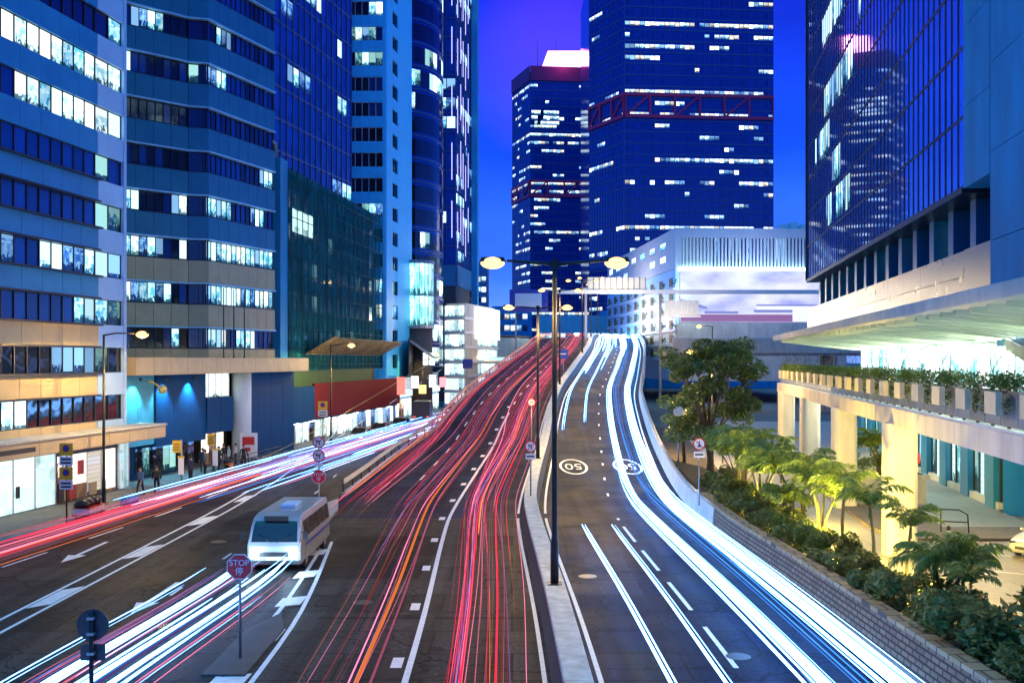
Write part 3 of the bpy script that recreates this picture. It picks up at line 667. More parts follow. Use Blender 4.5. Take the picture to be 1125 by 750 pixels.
q = MB(); f.box(q, uu(61), uu(128.5), 2.7, 3.12, -.12, .02, 0); f.box(q, uu(60), uu(62), .13, 3.1, -.12, .06, 0); q.build('shop_frame', 'metal_d', b1)
for x0, x1, z0, z1, m in ((64,70,.2,1.2,'metal_d'),(76,83,.2,1.0,'shop_red'),(98,106,.2,.9,'panel_tan'),(86,92,1.5,2.3,'shop_red')):
    M.setdefault('shop_red', mat('red_sign', (.5,.03,.03), .5))
    q = MB(); f.box(q, uu(x0), uu(x1), z0, z1, -.06, .02); q.build('shop_display', m, b1)
# rooftop wall behind camera edge: gable facing down the street
# ---- stepped grey office
b2 = thing('stepped_office', 'grey granite office with stepped bays and a long tan ledge over a dark blue hoarding', 'building', (-30,80,0))
P0, P1, P2, P3 = (-29.5,71.3), (-24.6,76.1), (-23.2,76.5), (-20.1,84.9)
fs = [Fac(P0, P1), Fac(P1, P2), Fac(P2, P3)]
fill(b2, [P0, P1, P2, P3, (-30,88), (-40,80)], 0, 52, 'dark')
# core is pulled in behind the panels
for o in list(b2.children): bpy.data.objects.remove(o)
ins = lambda fa, u: fa.P(u, 0, -.45)[:2]
fill(b2, [ins(fs[0],0), ins(fs[0],fs[0].L+.2), ins(fs[2],0.0), ins(fs[2],fs[2].L-.3), (-27,90), (-40,82)], 0, 51.5, 'dark')
LZ = lambda k: 7.1+3.36*k
lits2 = {1:(.75,.85), 2:(.7,.9), 3:(.75,.45), 4:(.05,.05), 5:(.35,.1), 6:(.1,.05), 7:(.55,.35), 8:(.3,.1), 9:(.7,.2)}
for k in range(0, 14):
    for fi, fa in enumerate(fs):
        q = MB(); fa.panels(q, 0.0, fa.L, LZ(k)-.0, LZ(k)+1.72, -.46, 0, 1.25, 0, .03); fa.box(q, 0, fa.L, LZ(k)+1.72, LZ(k)+1.80, -.3, -.02, 1)
        q2_ = MB(); fa.box(q2_, -.03, fa.L+.03, LZ(k)+3.30, LZ(k)+3.40, -.3, .10); q2_.build('sill_line', 'band_w', b2)
        q.build('spandrel', ['panel_tan' if k < 3 else 'panel_grey','mull_d'], b2)  # tan on the lower floors paints in the street lamp glow
        p_ = lits2.get(k, (.35,.3))[0 if fi == 0 else 1]
        ch = pick(p_, (0,0,1) if fi < 2 else (0,1,1), (2,3,2,4), 4) if fi != 1 else pick(.25, (0,0), (5,4), 1)
        band(fa, b2, .0, fa.L, LZ(k)+1.8, LZ(k)+3.28, .62, ch, o=-.28, bar=.05)
# podium: ledge, dark hoarding wall, glass corner, column
pf = Fac((-23.55,62.6), (-17.95,88.2))
q = MB(); pf.box(q, 0, pf.L, 7.0, 8.15, -9, .0); q.build('ledge', 'panel_tan', b2, bevel=.02)
q = MB(); pf.panels(q, 0, pf.L, 7.03, 8.12, .003, .04, 2.0); q.build('ledge_fascia', 'panel_tan', b2)
q = MB(); pf.panels(q, 0, pf.px(186), 2.4, 6.98, -1.4, -1.1, 2.4, 0); M['teal_wall'] = mat('teal_tiled_wall', (.03,.27,.38), .45, scale=2, var=.2); q.build('tiled_wall', 'teal_wall', b2)
M['hoard_b'] = mat('dark_blue_hoarding', (.003,.05,.15), .55, scale=1.2, var=.25, streak=.3, spec=.08)
q = MB(); pf.panels(q, pf.px(186)+.02, pf.px(240), 2.2, 6.98, -1.3, -1.0, 2.4, 0, .015); pf.panels(q, pf.px(240)+.02, pf.px(268), 2.6, 5.2, -1.2, -.9, 2.4); q.build('hoarding', 'hoard_b', b2)
q = MB(); pf.panels(q, 0, pf.px(240), .13, 2.2, -2.2, -2.0, 3.0); q.build('recessed_wall', 'hoard_b', b2)
q = MB(); a, b = pf.px(241), pf.px(270)
for i in range(4): pf.pane(q, a+(b-a)*i/4+.04, a+(b-a)*(i+1)/4-.04, 5.25, 6.95, -1.5, 0)
for i in range(5): pf.box(q, a+(b-a)*i/4-.04, a+(b-a)*i/4+.04, 5.2, 6.98, -1.55, -1.4, 1)
q.build('lit_glazing', ['shop','metal_w'], b2, fixn=False)
q = MB(); c_ = pf.P(pf.px(277), 0, -.9); q.lathe((c_[0], c_[1], .13), [(.75,0),(.75,6.86)], 18); M['col_w'] = mat('white_column', (.42,.52,.6), .5, var=.08); q.build('column', 'col_w', b2)
q = MB(); a, b = pf.px(244), pf.px(268)
for i in range(3): pf.pane(q, a+(b-a)*i/3+.03, a+(b-a)*(i+1)/3-.03, .2, 2.5, -1.7, 0)
q.build('shop_window', ['shopw'], b2, fixn=False)
q = MB(); a, b = pf.px(178), pf.px(240)
for i in range(9): pf.pane(q, a+(b-a)*i/9+.03, a+(b-a)*(i+1)/9-.03, .25, 2.1, -1.96, random.choice((0,1,1)))
q.build('shop_window', ['lit4','glass_wavy'], b2, fixn=False)
q = MB(); pf.panels(q, pf.px(284), pf.L-.3, .13, 6.98, -2.2, -1.2, 2.2); q.build('dark_wall', 'hoard_b', b2)
for x in (163, 193, 221):
    u = pf.px(x); p = pf.P(u, 6.7, -.55)
    q = MB(); q.lathe(p, [(.05,.16),(.11,.0),(.11,-.06)], 10); lp = q.build('spotlight', 'metal_d', b2)
    light('spot_lamp', (p[0], p[1], 6.55), (.25,.75,1.0), 1100, b2, .08, 95, (math.radians(-14)*0, math.radians(18), 0))
q = MB(); q.tube([pf.P(pf.px(176),6.6,-1.0), pf.P(pf.px(176),6.5,-.5), pf.P(pf.px(179),6.2,-.2)], .06, 6); q.ball(pf.P(pf.px(180),6.05,-.1), .3,.3,.3, 8); q.build('ledge_fixture', 'paint_y', b2)
# three masts on the ledge
for x in (252.5, 263.5, 275):
    t = thing('thin_mast', 'thin dark pole standing on the tan ledge in front of the stepped office', 'pole', pf.P(pf.px(x), 8.15, -.5), 'poles on the ledge')
    q = MB(); p = Vector(pf.P(pf.px(x), 8.15, -.5)); q.lathe(p, [(.12,0),(.12,.05),(.05,.06),(.04,5.2)], 8); q.build('pole', 'metal_d', t)
# ---- building wrapped in green netting with catch platform, red hoarding below
b3 = thing('netted_building', 'building under repair wrapped in dark green netting on bamboo scaffold', 'building', (-24,105,0))
nf = Fac((-20.5,92), (-16.3,124)); 
fill(b3, [nf.P(0,0,-.8)[:2], nf.P(nf.L,0,-.8)[:2], nf.P(nf.L,0,-12)[:2], nf.P(0,0,-12)[:2]], 0, 25.2, 'concrete_d', 'body')
m, n, l, p = nt('green_netting'); 
tcn = n.new('ShaderNodeTexCoord'); nn = n.new('ShaderNodeTexNoise'); nn.inputs['Scale'].default_value = .5; nn.inputs['Detail'].default_value = 6
mpn = n.new('ShaderNodeMapping'); mpn.inputs['Scale'].default_value = (2.4,2.4,.35); l.new(tcn.outputs['Object'], mpn.inputs['Vector']); l.new(mpn.outputs['Vector'], nn.inputs['Vector'])
rpn = n.new('ShaderNodeValToRGB'); rpn.color_ramp.elements[0].position = .3; rpn.color_ramp.elements[0].color = (.001,.075,.10,1); rpn.color_ramp.elements[1].position = .75; rpn.color_ramp.elements[1].color = (.010,.24,.28,1)
l.new(nn.outputs['Fac'], rpn.inputs['Fac']); l.new(rpn.outputs['Color'], p.inputs['Base Color']); p.inputs['Roughness'].default_value = .9; p.inputs['Specular IOR Level'].default_value = 0
trn = n.new('ShaderNodeBsdfTransparent'); msn = n.new('ShaderNodeMixShader'); msn.inputs[0].default_value = .70
l.new(trn.outputs['BSDF'], msn.inputs[1]); l.new(p.outputs['BSDF'], msn.inputs[2]); l.new(msn.outputs['Shader'], n['Material Output'].inputs['Surface'])
bn = n.new('ShaderNodeBump'); bn.inputs['Strength'].default_value = .6; bn.inputs['Distance'].default_value = .3; l.new(nn.outputs['Fac'], bn.inputs['Height']); l.new(bn.outputs['Normal'], p.inputs['Normal'])
M['net'] = m
q = MB(); nu = 40
def netp(u, z): return nf.P(u, z, .12*math.sin(u*2.1+z*.4)+.07*math.sin(u*5.3-z))
for i in range(nu):
    for j in range(14):
        u0, u1 = nf.L*i/nu, nf.L*(i+1)/nu; z0, z1 = 7+j*18.6/14, 7+(j+1)*18.6/14
        q.face([netp(u0,z0), netp(u1,z0), netp(u1,z1), netp(u0,z1)])
for j in range(14):
    z0, z1 = 7+j*18.6/14, 7+(j+1)*18.6/14
    q.face([nf.P(0,z0,-3), nf.P(0,z0,0), nf.P(0,z1,0), nf.P(0,z1,-3)])
q.build('netting', 'net', b3, smooth=False, fixn=False)
M['bamboo'] = mat('bamboo_pole', (.01,.05,.05), .7, scale=5)
q = MB()
for i in range(22): u = nf.L*i/21; q.tube([nf.P(u,7,.24), nf.P(u,25.6,.24)], .05, 5)
for j in range(11): z = 7.5+j*1.7; q.tube([nf.P(0,z,.30), nf.P(nf.L,z,.30)], .045, 5)
q.build('scaffold', 'bamboo', b3)
M['lit_net'] = glow('strong_work_light', (.6,1.0,.95), 3.0)
def netwin(u0, u1, z0, z1, m):
    q = MB(); nf.pane(q, u0, u1, z0, z1, -.78, 0); q.build('window', [m], b3, fixn=False)
for j in range(5):
    for i in range(12): netwin(1+i*2.6, 2.5+i*2.6, 9.5+j*3.2, 11.2+j*3.2, 'glass_dark' if random.random() > .1 else 'lit4')
netwin(nf.px(330), nf.px(352), 20.2, 22.4, 'lit_net')
q = MB(); nf.box(q, -1.9, -.05, 0, 26.2, -5, -.1); q.build('side_pier', 'concrete_b', b3)
q = MB(); q.tube([nf.P(-1.0,26.2,-2), nf.P(-1.0,28.2,-2), nf.P(1.5,28.2,-2), nf.P(1.5,25,-2)], .35, 10); q.build('duct', 'metal_g', b3)
q = MB(); nf.box(q, 0, nf.L, 25.3, 25.75, -11, -.3); q.build('roof', 'concrete_d', b3)
# catch platform
cp = thing('catch_platform', 'slanting bamboo and net catch platform jutting out over the green boarding', 'scaffold', nf.P(15,10,1))
q = MB(); a = [nf.px(333), nf.px(416)]
nn_ = 30
for i in range(nn_+1):
    u = a[0]+(a[1]-a[0])*i/nn_; q.tube([nf.P(u,8.6,.3), nf.P(u-.3,10.05+.2*math.sin(i),3.0)], .05, 5)
for j in range(7):
    t = j/6; q.tube([nf.P(a[0],8.55+t*1.5,.3+2.7*t), nf.P(a[1],8.55+t*1.5,.3+2.7*t)], .05, 5)
M['bamboo_y'] = mat('dry_bamboo', (.42,.30,.12), .7, scale=5); q.build('pole_grid', 'bamboo_y', cp)
M['tarp'] = mat('tan_sheeting', (.60,.42,.15), .8, var=.4, scale=2.5, bump=.4)
q = MB(); 
for i in range(nn_):
    u0, u1 = a[0]+(a[1]-a[0])*i/nn_, a[0]+(a[1]-a[0])*(i+1)/nn_
    q.face([nf.P(u0,8.66,.3), nf.P(u1,8.66,.3), nf.P(u1,10.15,3.0), nf.P(u0,10.15,3.0)])
q.build('sheeting', 'tarp', cp, fixn=False)
# hoarding with lit shop under it
hd = thing('site_hoarding', 'site hoarding of one dark blue and one long red panel above a brightly lit shop', 'hoarding', (-17.5,105,0))
hf = Fac((-20.2,85.5), (-14.45,129))
M['hoard_red'] = mat('dark_red_hoarding', (.17,.010,.008), .55, scale=1.0, var=.25, streak=.3, spec=.08); M['hoard_green'] = mat('green_boarding', (.045,.13,.02), .6, scale=1, var=.3)
u1, u2 = hf.px(346), hf.L
q = MB(); hf.panels(q, 0, u1-.05, 2.2, 5.5, -.3, 0, 1.6, 0, .01); q.build('blue_panel', 'hoard_b', hd)
q = MB(); hf.panels(q, u1, u2, 2.4, 5.7, -.3, 0, 1.6, 0, .01); q.build('red_panel', 'hoard_red', hd)
q = MB(); hf.panels(q, hf.px(326), hf.px(420), 5.4, 8.9, -1.6, -1.3, 2.4, 0, .02); q.build('green_panel', 'hoard_green', hd)
q = MB(); n_ = 24
for i in range(n_):
    a_, b_ = u2*i/n_, u2*(i+1)/n_
    hf.pane(q, a_+.06, b_-.06, .2, 2.15, -.9, random.choice((0,0,0,1,2)))
    hf.box(q, a_-.06, a_+.06, .13, 2.2, -.95, -.8, 3)
q.build('shop_window', ['shop','lit3','glass_dark','metal_w'], hd, fixn=False)
q = MB(); hf.box(q, 0, u2, 2.15, 2.35, -1.0, -.31); q.build('soffit', 'metal_d', hd)
M['strip'] = glow('strip_light', (.75,.9,1.0), 14)
for i in range(9): q = MB(); hf.box(q, u2*(i+.2)/9, u2*(i+.2)/9+1.2, 2.06, 2.14, -.7, -.45); q.build('strip_light', 'strip', hd)
q = MB(); c_ = hf.P(hf.px(317), 7.0, -.6); q.lathe(c_, [(.0,-.3),(.9,-.25),(1.0,.0),(.9,.25)], 16, axis='Y'); q.build('fan_unit', 'metal_d', hd)
# ---- blue glass tower behind the netting
def curtain(name, label, faces, z0, z1, pitch, step, mats, pl, win=(.30,.82), mull='mull_b', spand='glass_tower', winstep=None, runs=4, cat='tower', vm=True, seam=.22, darkset=(0,), lits=(2,3,4), loc=None, poly=None, every=1, nmax=95):
    t = thing(name, label, cat, loc or (faces[0].A.x, faces[0].A.y, 0))
    if poly: fill(t, poly, z0, z1, spand, 'curtain_wall')
    q = MB(); nfl = int((z1-z0)/pitch)
    for fa in faces:
        for k in range(nfl+1):
            fa.box(q, 0, fa.L, z0+k*pitch-seam/2, z0+k*pitch+seam/2, -.05, .10)
        if vm:
            nvm = max(1, round(fa.L/step))
            for i in range(nvm+1):
                u = fa.L*i/nvm; fa.box(q, u-.06, u+.06, z0, z0+nfl*pitch, -.05, .13)
    q.build('mullion_grid', mull, t)
    ids = list(range(0, nfl, every))
    for k in ids:
        q = MB(); cnt = 0
        for fi, fa in enumerate(faces):
            p_ = pl(k, fi); ws = winstep or step; n = max(1, round(fa.L/ws)); w = fa.L/n; c = pick(p_, darkset, lits, runs)
            for i in range(n):
                mi = c(i, n)
                if mi in darkset and not poly: pass
                pass
                fa.pane(q, i*w+.08, (i+1)*w-.08, z0+k*pitch+pitch*win[0], z0+k*pitch+pitch*win[1], .03, mi); cnt += 1
        if cnt: q.build('window_band', mats, t, fixn=False)
    return t
TM = ['glass_deep','glass_dark','lit1','lit3','lit2']
rr = random.Random(3)
fa = Fac((-26.2,104), (-20.6,128)); fb = Fac((-29.5,103.2), (-26.2,104))
random.seed(4)
curtain('glass_tower', 'deep blue glass office tower rising behind the green netted building', [fb, fa], 6, 74, 3.5, 1.5, TM, lambda k, fi: (.5 if k in (7,11,14,15,18) else (.12 if k % 3 else .22)) if fi else .1, (.30,.88), 'mull_b', 'glass_deep', 1.5, 5, lits=(2,3,3,2), poly=[fb.A, fb.B, fa.B, (-40,130), (-40,103)])
# ---- pale tiled tower
b5 = thing('tiled_tower', 'pale grey tiled tower with single square windows down its side wall', 'tower', (-19,137,0))
ff = Fac((-22.6,135), (-17.0,135)); fr_ = Fac((-17.0,135), (-14.9,149))
fill(b5, [(-22.6,135.4),(-17.35,135.4),(-15.3,148.7),(-22.6,149)], 0, 88, 'dark')
for k in range(0, 25):
    z = 3.4*k
    q = MB(); ff.panels(q, 0, ff.L, z+1.9, z+3.4+.0, -.42, 0, 1.2, 0, .03); ff.box(q, 0, .5, z, z+1.9, -.42, -.002); ff.box(q, ff.L-.45, ff.L, z, z+1.9, -.42, -.002)
    fr_.panels(q, .42, fr_.L, z+1.9, z+3.4, -.42, .0, 1.8, 0, .03)
    for a_, b_ in ((.42,3.4),(6.2,fr_.L)): fr_.box(q, a_, b_, z, z+1.9, -.42, -.002)
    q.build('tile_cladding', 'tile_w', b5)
    if k >= 1:
        band(ff, b5, .5, ff.L-.45, z, z+1.88, .85, pick(.75 if k in (14,15,16,17,18,19,21,22,20) else .25, (0,), (2,3,5,4), 4), o=-.22, fr='metal_w', bar=.07)
        band(fr_, b5, 3.4, 6.2, z, z+1.88, 1.4, pick(.25, (0,), (5,4), 2), o=-.25, name='side_window')
# ---- dark curved tower with a glowing glass cylinder
b6 = thing('curved_tower', 'dark blue curved glass tower with a bright cyan glass cylinder at its lower corner', 'tower', (-14.5,160,0))
cyl = [(-16.5+5.4*math.cos(t), 160+9*math.sin(t)) for t in [(-PI/2-.1)+i*(PI/2+.5)/14 for i in range(15)]]
poly6 = [(-24,151)]+cyl+[(-24,172)]
fill(b6, poly6, 7, 92, 'glass_tower', 'curtain_wall')
for k in range(24):
    z = 7+k*3.5; q = MB(); p_ = .55 if k in (12,13,16,17,9) else .12; c = pick(p_, (0,), (2,3,5), 3)
    for i in range(14):
        fa = Fac(cyl[i], cyl[i+1]); fa.box(q, 0, fa.L, z-.12, z+.12, 0, .12, 6); mi = c(i, 14)
        fa.pane(q, .0, fa.L, z+.45, z+2.9, .03, mi)
    q.build('window_band', LITS+['mull_b'], b6, fixn=False)
M['cyl_glow'] = litwin('glowing_glass', (.55,1.0,1.0), (.10,.55,.62), 1.6, .7, 12)
q = MB(); nC = 12; cc = (-14.2,149.8); 
for i in range(nC):
    t0, t1 = -PI+PI*1.15*i/nC, -PI+PI*1.15*(i+1)/nC
    A_, B_ = (cc[0]+2.5*math.cos(t0), cc[1]+2.5*math.sin(t0)), (cc[0]+2.5*math.cos(t1), cc[1]+2.5*math.sin(t1))
    fa = Fac(A_, B_)
    for z0_, z1_ in ((13,17.4),(17.5,22.2)): fa.pane(q, 0.02, fa.L-.02, z0_, z1_, 0, 0, 40+i)
    fa.box(q, -.03, .03, 12.8, 22.4, -.02, .06, 1)
    fa.box(q, 0, fa.L, 12.6, 13, -.1, .12, 1); fa.box(q, 0, fa.L, 22.2, 22.7, -.1, .12, 1)
q.build('glass_cylinder', ['cyl_glow','metal_g'], b6, fixn=False)
q = MB(); q.lathe((cc[0], cc[1], 0), [(2.3,0),(2.3,12.7)], 16); q.build('drum_base', 'concrete_d', b6)
q = MB()
for i in range(5): q.box(-16+i*.95, -15.2+i*.95, 148.6-.9, 148.6-.86, 7.2, 9.0)
q.build('lit_sign_box', 'shop', b6, fixn=True)
# sloping glass awnings over the street entrance
aw = thing('slanted_awning', 'slanted dark framed awnings above the street below the glowing cylinder', 'awning', (-12.4,146,9))
q = MB()
for i in range(3):
    y0 = 142+i*3; q.hexa([(-14.6,y0,10.6),(-11.3,y0,8.2),(-11.3,y0+2.6,8.2),(-14.6,y0+2.6,10.6),(-14.6,y0,10.8),(-11.3,y0,8.4),(-11.3,y0+2.6,8.4),(-14.6,y0+2.6,10.8)])
q.build('panel', 'metal_g', aw); q = MB(); q.box(-14.7,-14.5,141.5,151.5,0,10.9); q.tube([(-11.4,142,8.2),(-14.5,142,7.4)], .07); q.build('frame', 'metal_d', aw)
# ---- tall blue tower with vertical light lines
random.seed(9)
fa = Fac((-17.6,190), (-10.7,190)); fb = Fac((-10.7,190), (-8.4,206))
t7 = curtain('led_tower', 'tall blue glass tower with vertical white light lines and a pale edge', [fa, fb], 26, 112, 3.6, 1.6, TM, lambda k, fi: .8 if k in (8,11,14,17,18,22) else .18, (.2,.8), 'mull_b', 'glass_deep', 1.6, 4, lits=(3,2,2), poly=[fa.A, fa.B, fb.B, (-21,206), (-21,190)])
M['led'] = glow('light_line', (.50,.50,1.0), 2.0)
for i, (fc_, u) in enumerate(((fa,.9),(fa,6.2),(fb,1.2),(fb,4.2),(fb,6.6),(fb,9.2),(fb,12))):
    for z in range(28, 110, 11):
        q = MB(); fc_.box(q, u-.05, u+.05, z+(i*3.1 % 5), z+(i*3.1 % 5)+7, .14, .20)
        q.build('light_line', 'led', t7)
q = MB(); q.box(-8.35, -7.1, 205, 214, 0, 112); q.build('edge_wall', 'concrete_b', t7)
fill(t7, [fa.A, fa.B, fb.B, (-21,206), (-21,190)], 0, 26, 'concrete_d', 'base')
q = MB(); fa.panels(q, 0, fa.L, 22, 25.9, .0, .3, 2.2); fb.panels(q, .3, fb.L, 22, 25.9, .0, .3, 2.2); q.build('stone_band', 'panel_grey', t7)
# ---- bright white glass block under it
M['bright_floor'] = litwin('bright_glass_hall', (.85,1.0,1.0), (.35,.72,.85), 1.25, .8, 21)
b8 = thing('bright_glass_block', 'glowing white glass block of stacked lit floors with a blank white screen', 'building', (-8,166,0))
ga = Fac((-11.2,166), (-8.0,164)); gb = Fac((-8.0,164), (-2.6,182))
fill(b8, [ga.P(0,0,-.5)[:2], ga.P(ga.L,0,-.6)[:2], gb.P(gb.L,0,-.5)[:2], (-9,184), (-12,178)], 0, 17.3, 'concrete_w', 'body')
for k in range(7):
    z = .3+k*2.4
    q = MB()
    for fa in (ga, gb):
        n = round(fa.L/1.0)
        for i in range(n): fa.pane(q, fa.L*i/n+.02, fa.L*(i+1)/n-.02, z+.35, z+2.2, -.1, 0)
    q.build('window_band', ['bright_floor'], b8, fixn=False)
    q = MB()
    for fa in (ga, gb): fa.box(q, 0, fa.L, z-.05, z+.34, -.5, .25)
    q.build('floor_slab', 'metal_w', b8)
M['screen'] = glow('blank_screen', (.85,.95,1.0), 1.6)
q = MB(); gb.box(q, 5.2, gb.L-.3, 11.5, 16.9, .28, .5); q.build('screen', 'screen', b8)
# low street shops further on
rs = random.Random(8)
for i, (Y0, Y1, h_) in enumerate(((131,140,5.5),(151,160,6.0))):
    s_ = thing('shop_row', ['low bright shopfronts between the red hoarding and the tiled tower','low bright shopfronts under the slanted awnings'][i], 'shop', (-15,Y0,0))
    fa = Fac((KERB(Y0)-3.2, Y0), (KERB(Y1)-3.2, Y1)); q = MB(); fa.box(q, 0, fa.L, 0, h_, -3, -.3); q.build('wall', 'panel_w', s_)
    q = MB()
    for j in range(6): fa.pane(q, fa.L*j/6+.05, fa.L*(j+1)/6-.05, .3, 2.7, -.2, rs.choice((0,1,0)))
    q.build('shop_window', ['shop','shopw'], s_, fixn=False)
    q = MB(); fa.box(q, 0, fa.L, 3.0, 3.9, -.28, .0); q.build('shop_sign', 'lit_net' if False else 'shop_panel', s_)
# ================================================================== TOWERS STRAIGHT AHEAD
M['truss'] = mat('red_steel_truss', (.75,.02,.09), .5, .1)
FM = ['glass_tower','glass_dark','lit_far','lit_farw','lit3']
def twin(name, label, corners, z0, z1, pitch, step, seed, truss_z, litp):
    random.seed(seed)
    faces = [Fac(corners[i], corners[i+1]) for i in range(len(corners)-1)]
    back = [(corners[-1][0], corners[-1][1]+40), (corners[0][0], corners[0][1]+40)]
    t = curtain(name, label, faces, z0, z1, pitch, step, FM, litp, (.34,.70), 'mull_b', 'glass_tower', step, 5, lits=(2,2,3,4), poly=list(corners)+back, seam=.35)
    for tz, h in truss_z:
        q = MB()
        for fa in faces:
            fa.box(q, 0, fa.L, tz, tz+1.0, .1, .6); fa.box(q, 0, fa.L, tz+h-1.0, tz+h, .1, .6)
            n = max(2, round(fa.L/7.5)); w = fa.L/n
            for i in range(n+1): fa.box(q, max(0,i*w-.35), min(fa.L,i*w+.35), tz+1.0, tz+h-1.0, .12, .58)
            for i in range(n):
                if i % 2: continue
                a, b = i*w, (i+1)*w
                q.hexa([fa.P(a,tz+.9,.15),fa.P(a+.9,tz+.9,.15),fa.P(a+.9,tz+.9,.5),fa.P(a,tz+.9,.5),fa.P(b-.9,tz+h-.9,.15),fa.P(b,tz+h-.9,.15),fa.P(b,tz+h-.9,.5),fa.P(b-.9,tz+h-.9,.5)])
        q.build('truss_belt', 'truss', t)
    return t, faces
cB = [(24.6,318), (33.8,300), (79.3,304)]
tB, fB = twin('office_tower', 'large dark blue tower with a red truss belt, rising behind the white slatted podium', cB, 5, 132, 3.4, 1.5, 2, [(80.5,7.5)], lambda k, fi: (.12, .62, .20, .78, .10, .40)[(k*7+3) % 6]*(1 if fi else .45))
# rooftop of the tower is out of frame; the second tower shows its head and the lit sign
cA = [(.2,440), (7.6,418), (36,421)]
tA, fA = twin('office_tower', 'slimmer dark blue tower with a red crown and a glowing white sign on its roof', cA, 5, 128, 3.4, 1.6, 6, [(76,7.0)], lambda k, fi: (.08, .45, .14, .60, .2, .3)[(k*5+1) % 6])
q = MB()
for fa in fA:
    fa.box(q, 0, fa.L, 124.5, 130.5, .15, .5)
M['crown'] = mat('dark_crimson_panel', (.20,.015,.10), .5, .2)
q.build('crown_band', 'crown', tA)
q = MB(); q.box(9, 35, 426, 445, 128, 131); q.build('roof_plant', 'mull_d', tA)
for x_ in (11,19,33): q = MB(); q.tube([(x_,430,131),(x_,430,144+x_*.1)], .18, 6, r1=.06); q.build('roof_mast', 'metal_d', tA)
M['sign_glow'] = glow('rooftop_sign', (1.0,.45,.85), 3.0)
q = MB(); q.box(15.2, 31, 422, 424, 131.2, 138); q.hexa([(13,426,130.9),(15.1,422,131.2),(15.1,424,131.2),(13,428,130.9),(13,426,133),(15.1,422,138),(15.1,424,138),(13,428,133)]); q.build('roof_sign', 'sign_glow', tA)
light('sign_lamp', (22,416,134), (1,.25,.55), 2500, tA, 3)
# bright block of lit windows at its crown
q = MB()
for i in range(9):
    for j in range(3): 
        if True: fA[1].pane(q, .5+i*1.3, 1.7+i*1.3, 106+j*2.2, 107.6+j*2.2, .2, 0 if random.random() < .8 else 1)
q.build('lit_panel', ['lit_far','glass_dark'], tA, fixn=False)

# ---- white podium with the billboard
wb = thing('white_podium', 'white block with vertical slats over a huge billboard and planted balconies down its side', 'building', (45,200,0))
wl_ = Fac((25,262), (31,190)); wf = Fac((31,190), (64,192))
M['podium_w'] = mat('podium_white', (.55,.56,.62), .6, var=.08, scale=.3)
fill(wb, [wl_.P(0,0,-.6)[:2], wl_.P(wl_.L,0,-.6)[:2], (31.6,190.6), (64,192.6), (64,262)], 4, 32.2, 'podium_w', 'body')
q = MB()
for fa in (wl_, wf): fa.box(q, 0 if fa is wl_ else -.0, fa.L, 25.3 if fa is wl_ else 31.2, 33, -.6, 0)
wf.box(q, 0, 1.2, 24.6, 31.19, -.6, 0); wf.box(q, 0, wf.L, 24.4, 25.3, -.6, .0) if False else None
q.build('cornice', 'podium_w', wb)
q = MB(); n = 46
for i in range(n): u = 1.4+i*(wf.L-1.6)/n; wf.box(q, u, u+.34, 25.6, 31.19, -.58, -.05)
q.build('slat_screen', 'metal_w', wb)
q = MB()
for i in range(46): u = 1.4+i*(wf.L-1.6)/46; wf.pane(q, u, u+.7, 25.6, 31.1, -.57, 1 if random.random() > .3 else 0)
q.build('glazing_behind_slats', ['lit3','glass_deep'], wb, fixn=False)
q = MB(); wf.box(q, .6, wf.L, 25.0, 25.5, -.3, .9); M['edge_glow'] = glow('edge_light', (.55,.95,1.0), 4.0); q.build('edge_light', 'edge_glow', wb)
# billboard: blue violet sky with cloud above a low roofed hall
m, n, l, p = nt('billboard_print'); tcb = n.new('ShaderNodeTexCoord'); mpb = n.new('ShaderNodeMapping'); mpb.inputs['Scale'].default_value = (.07,.07,.16)
l.new(tcb.outputs['Object'], mpb.inputs['Vector']); nb = n.new('ShaderNodeTexNoise'); nb.inputs['Scale'].default_value = 1.6; nb.inputs['Detail'].default_value = 6; l.new(mpb.outputs['Vector'], nb.inputs['Vector'])
rb = n.new('ShaderNodeValToRGB'); rb.color_ramp.elements[0].position = .36; rb.color_ramp.elements[0].color = (.34,.36,.95,1); rb.color_ramp.elements[1].position = .62; rb.color_ramp.elements[1].color = (.86,.86,1.0,1)
l.new(nb.outputs['Fac'], rb.inputs['Fac']); l.new(rb.outputs['Color'], p.inputs['Emission Color']); p.inputs['Emission Strength'].default_value = .72; p.inputs['Base Color'].default_value = (.1,.1,.15,1); M['billboard'] = m
q = MB(); wf.box(q, .9, wf.L, 15.2, 24.9, .1, .4); q.build('billboard', 'billboard', wb)
M['print_roof'] = glow('printed_roof', (.20,.22,.55), .8); M['print_wall'] = glow('printed_wall', (.75,.78,.95), .9); M['print_red'] = glow('printed_red_wall', (.28,.13,.34), .7)
q = MB()
def bar(u0, u1, z0, z1, m, o=.41): wf.box(q, u0, u1, z0, z1, o, o+.04, m)
q.hexa([wf.P(.9,18.5,.41),wf.P(6,17.6,.41),wf.P(6,17.6,.45),wf.P(.9,18.5,.45),wf.P(.9,19.6,.41),wf.P(6,18.0,.41),wf.P(6,18.0,.45),wf.P(.9,19.6,.45)], 0)
bar(5.5,12,16.7,17.2,0,.42); bar(15,wf.L-.1,17.0,17.5,0,.42); bar(15.5,wf.L-.3,18.2,18.5,0,.42); bar(15.5,wf.L-.3,17.5,18.2,1,.42); bar(.9,wf.L-.1,15.25,16.6,2,.42); bar(.9,wf.L-.1,16.6,16.7,1,.43)
bar(22.5,26,15.25,18.0,1,.47)
q.build('printed_hall', ['print_roof','print_wall','print_red'], wb)
q = MB(); q.box(31.2,63,188.5,190,4,14.9); q.build('lower_wall', 'concrete_w', wb)
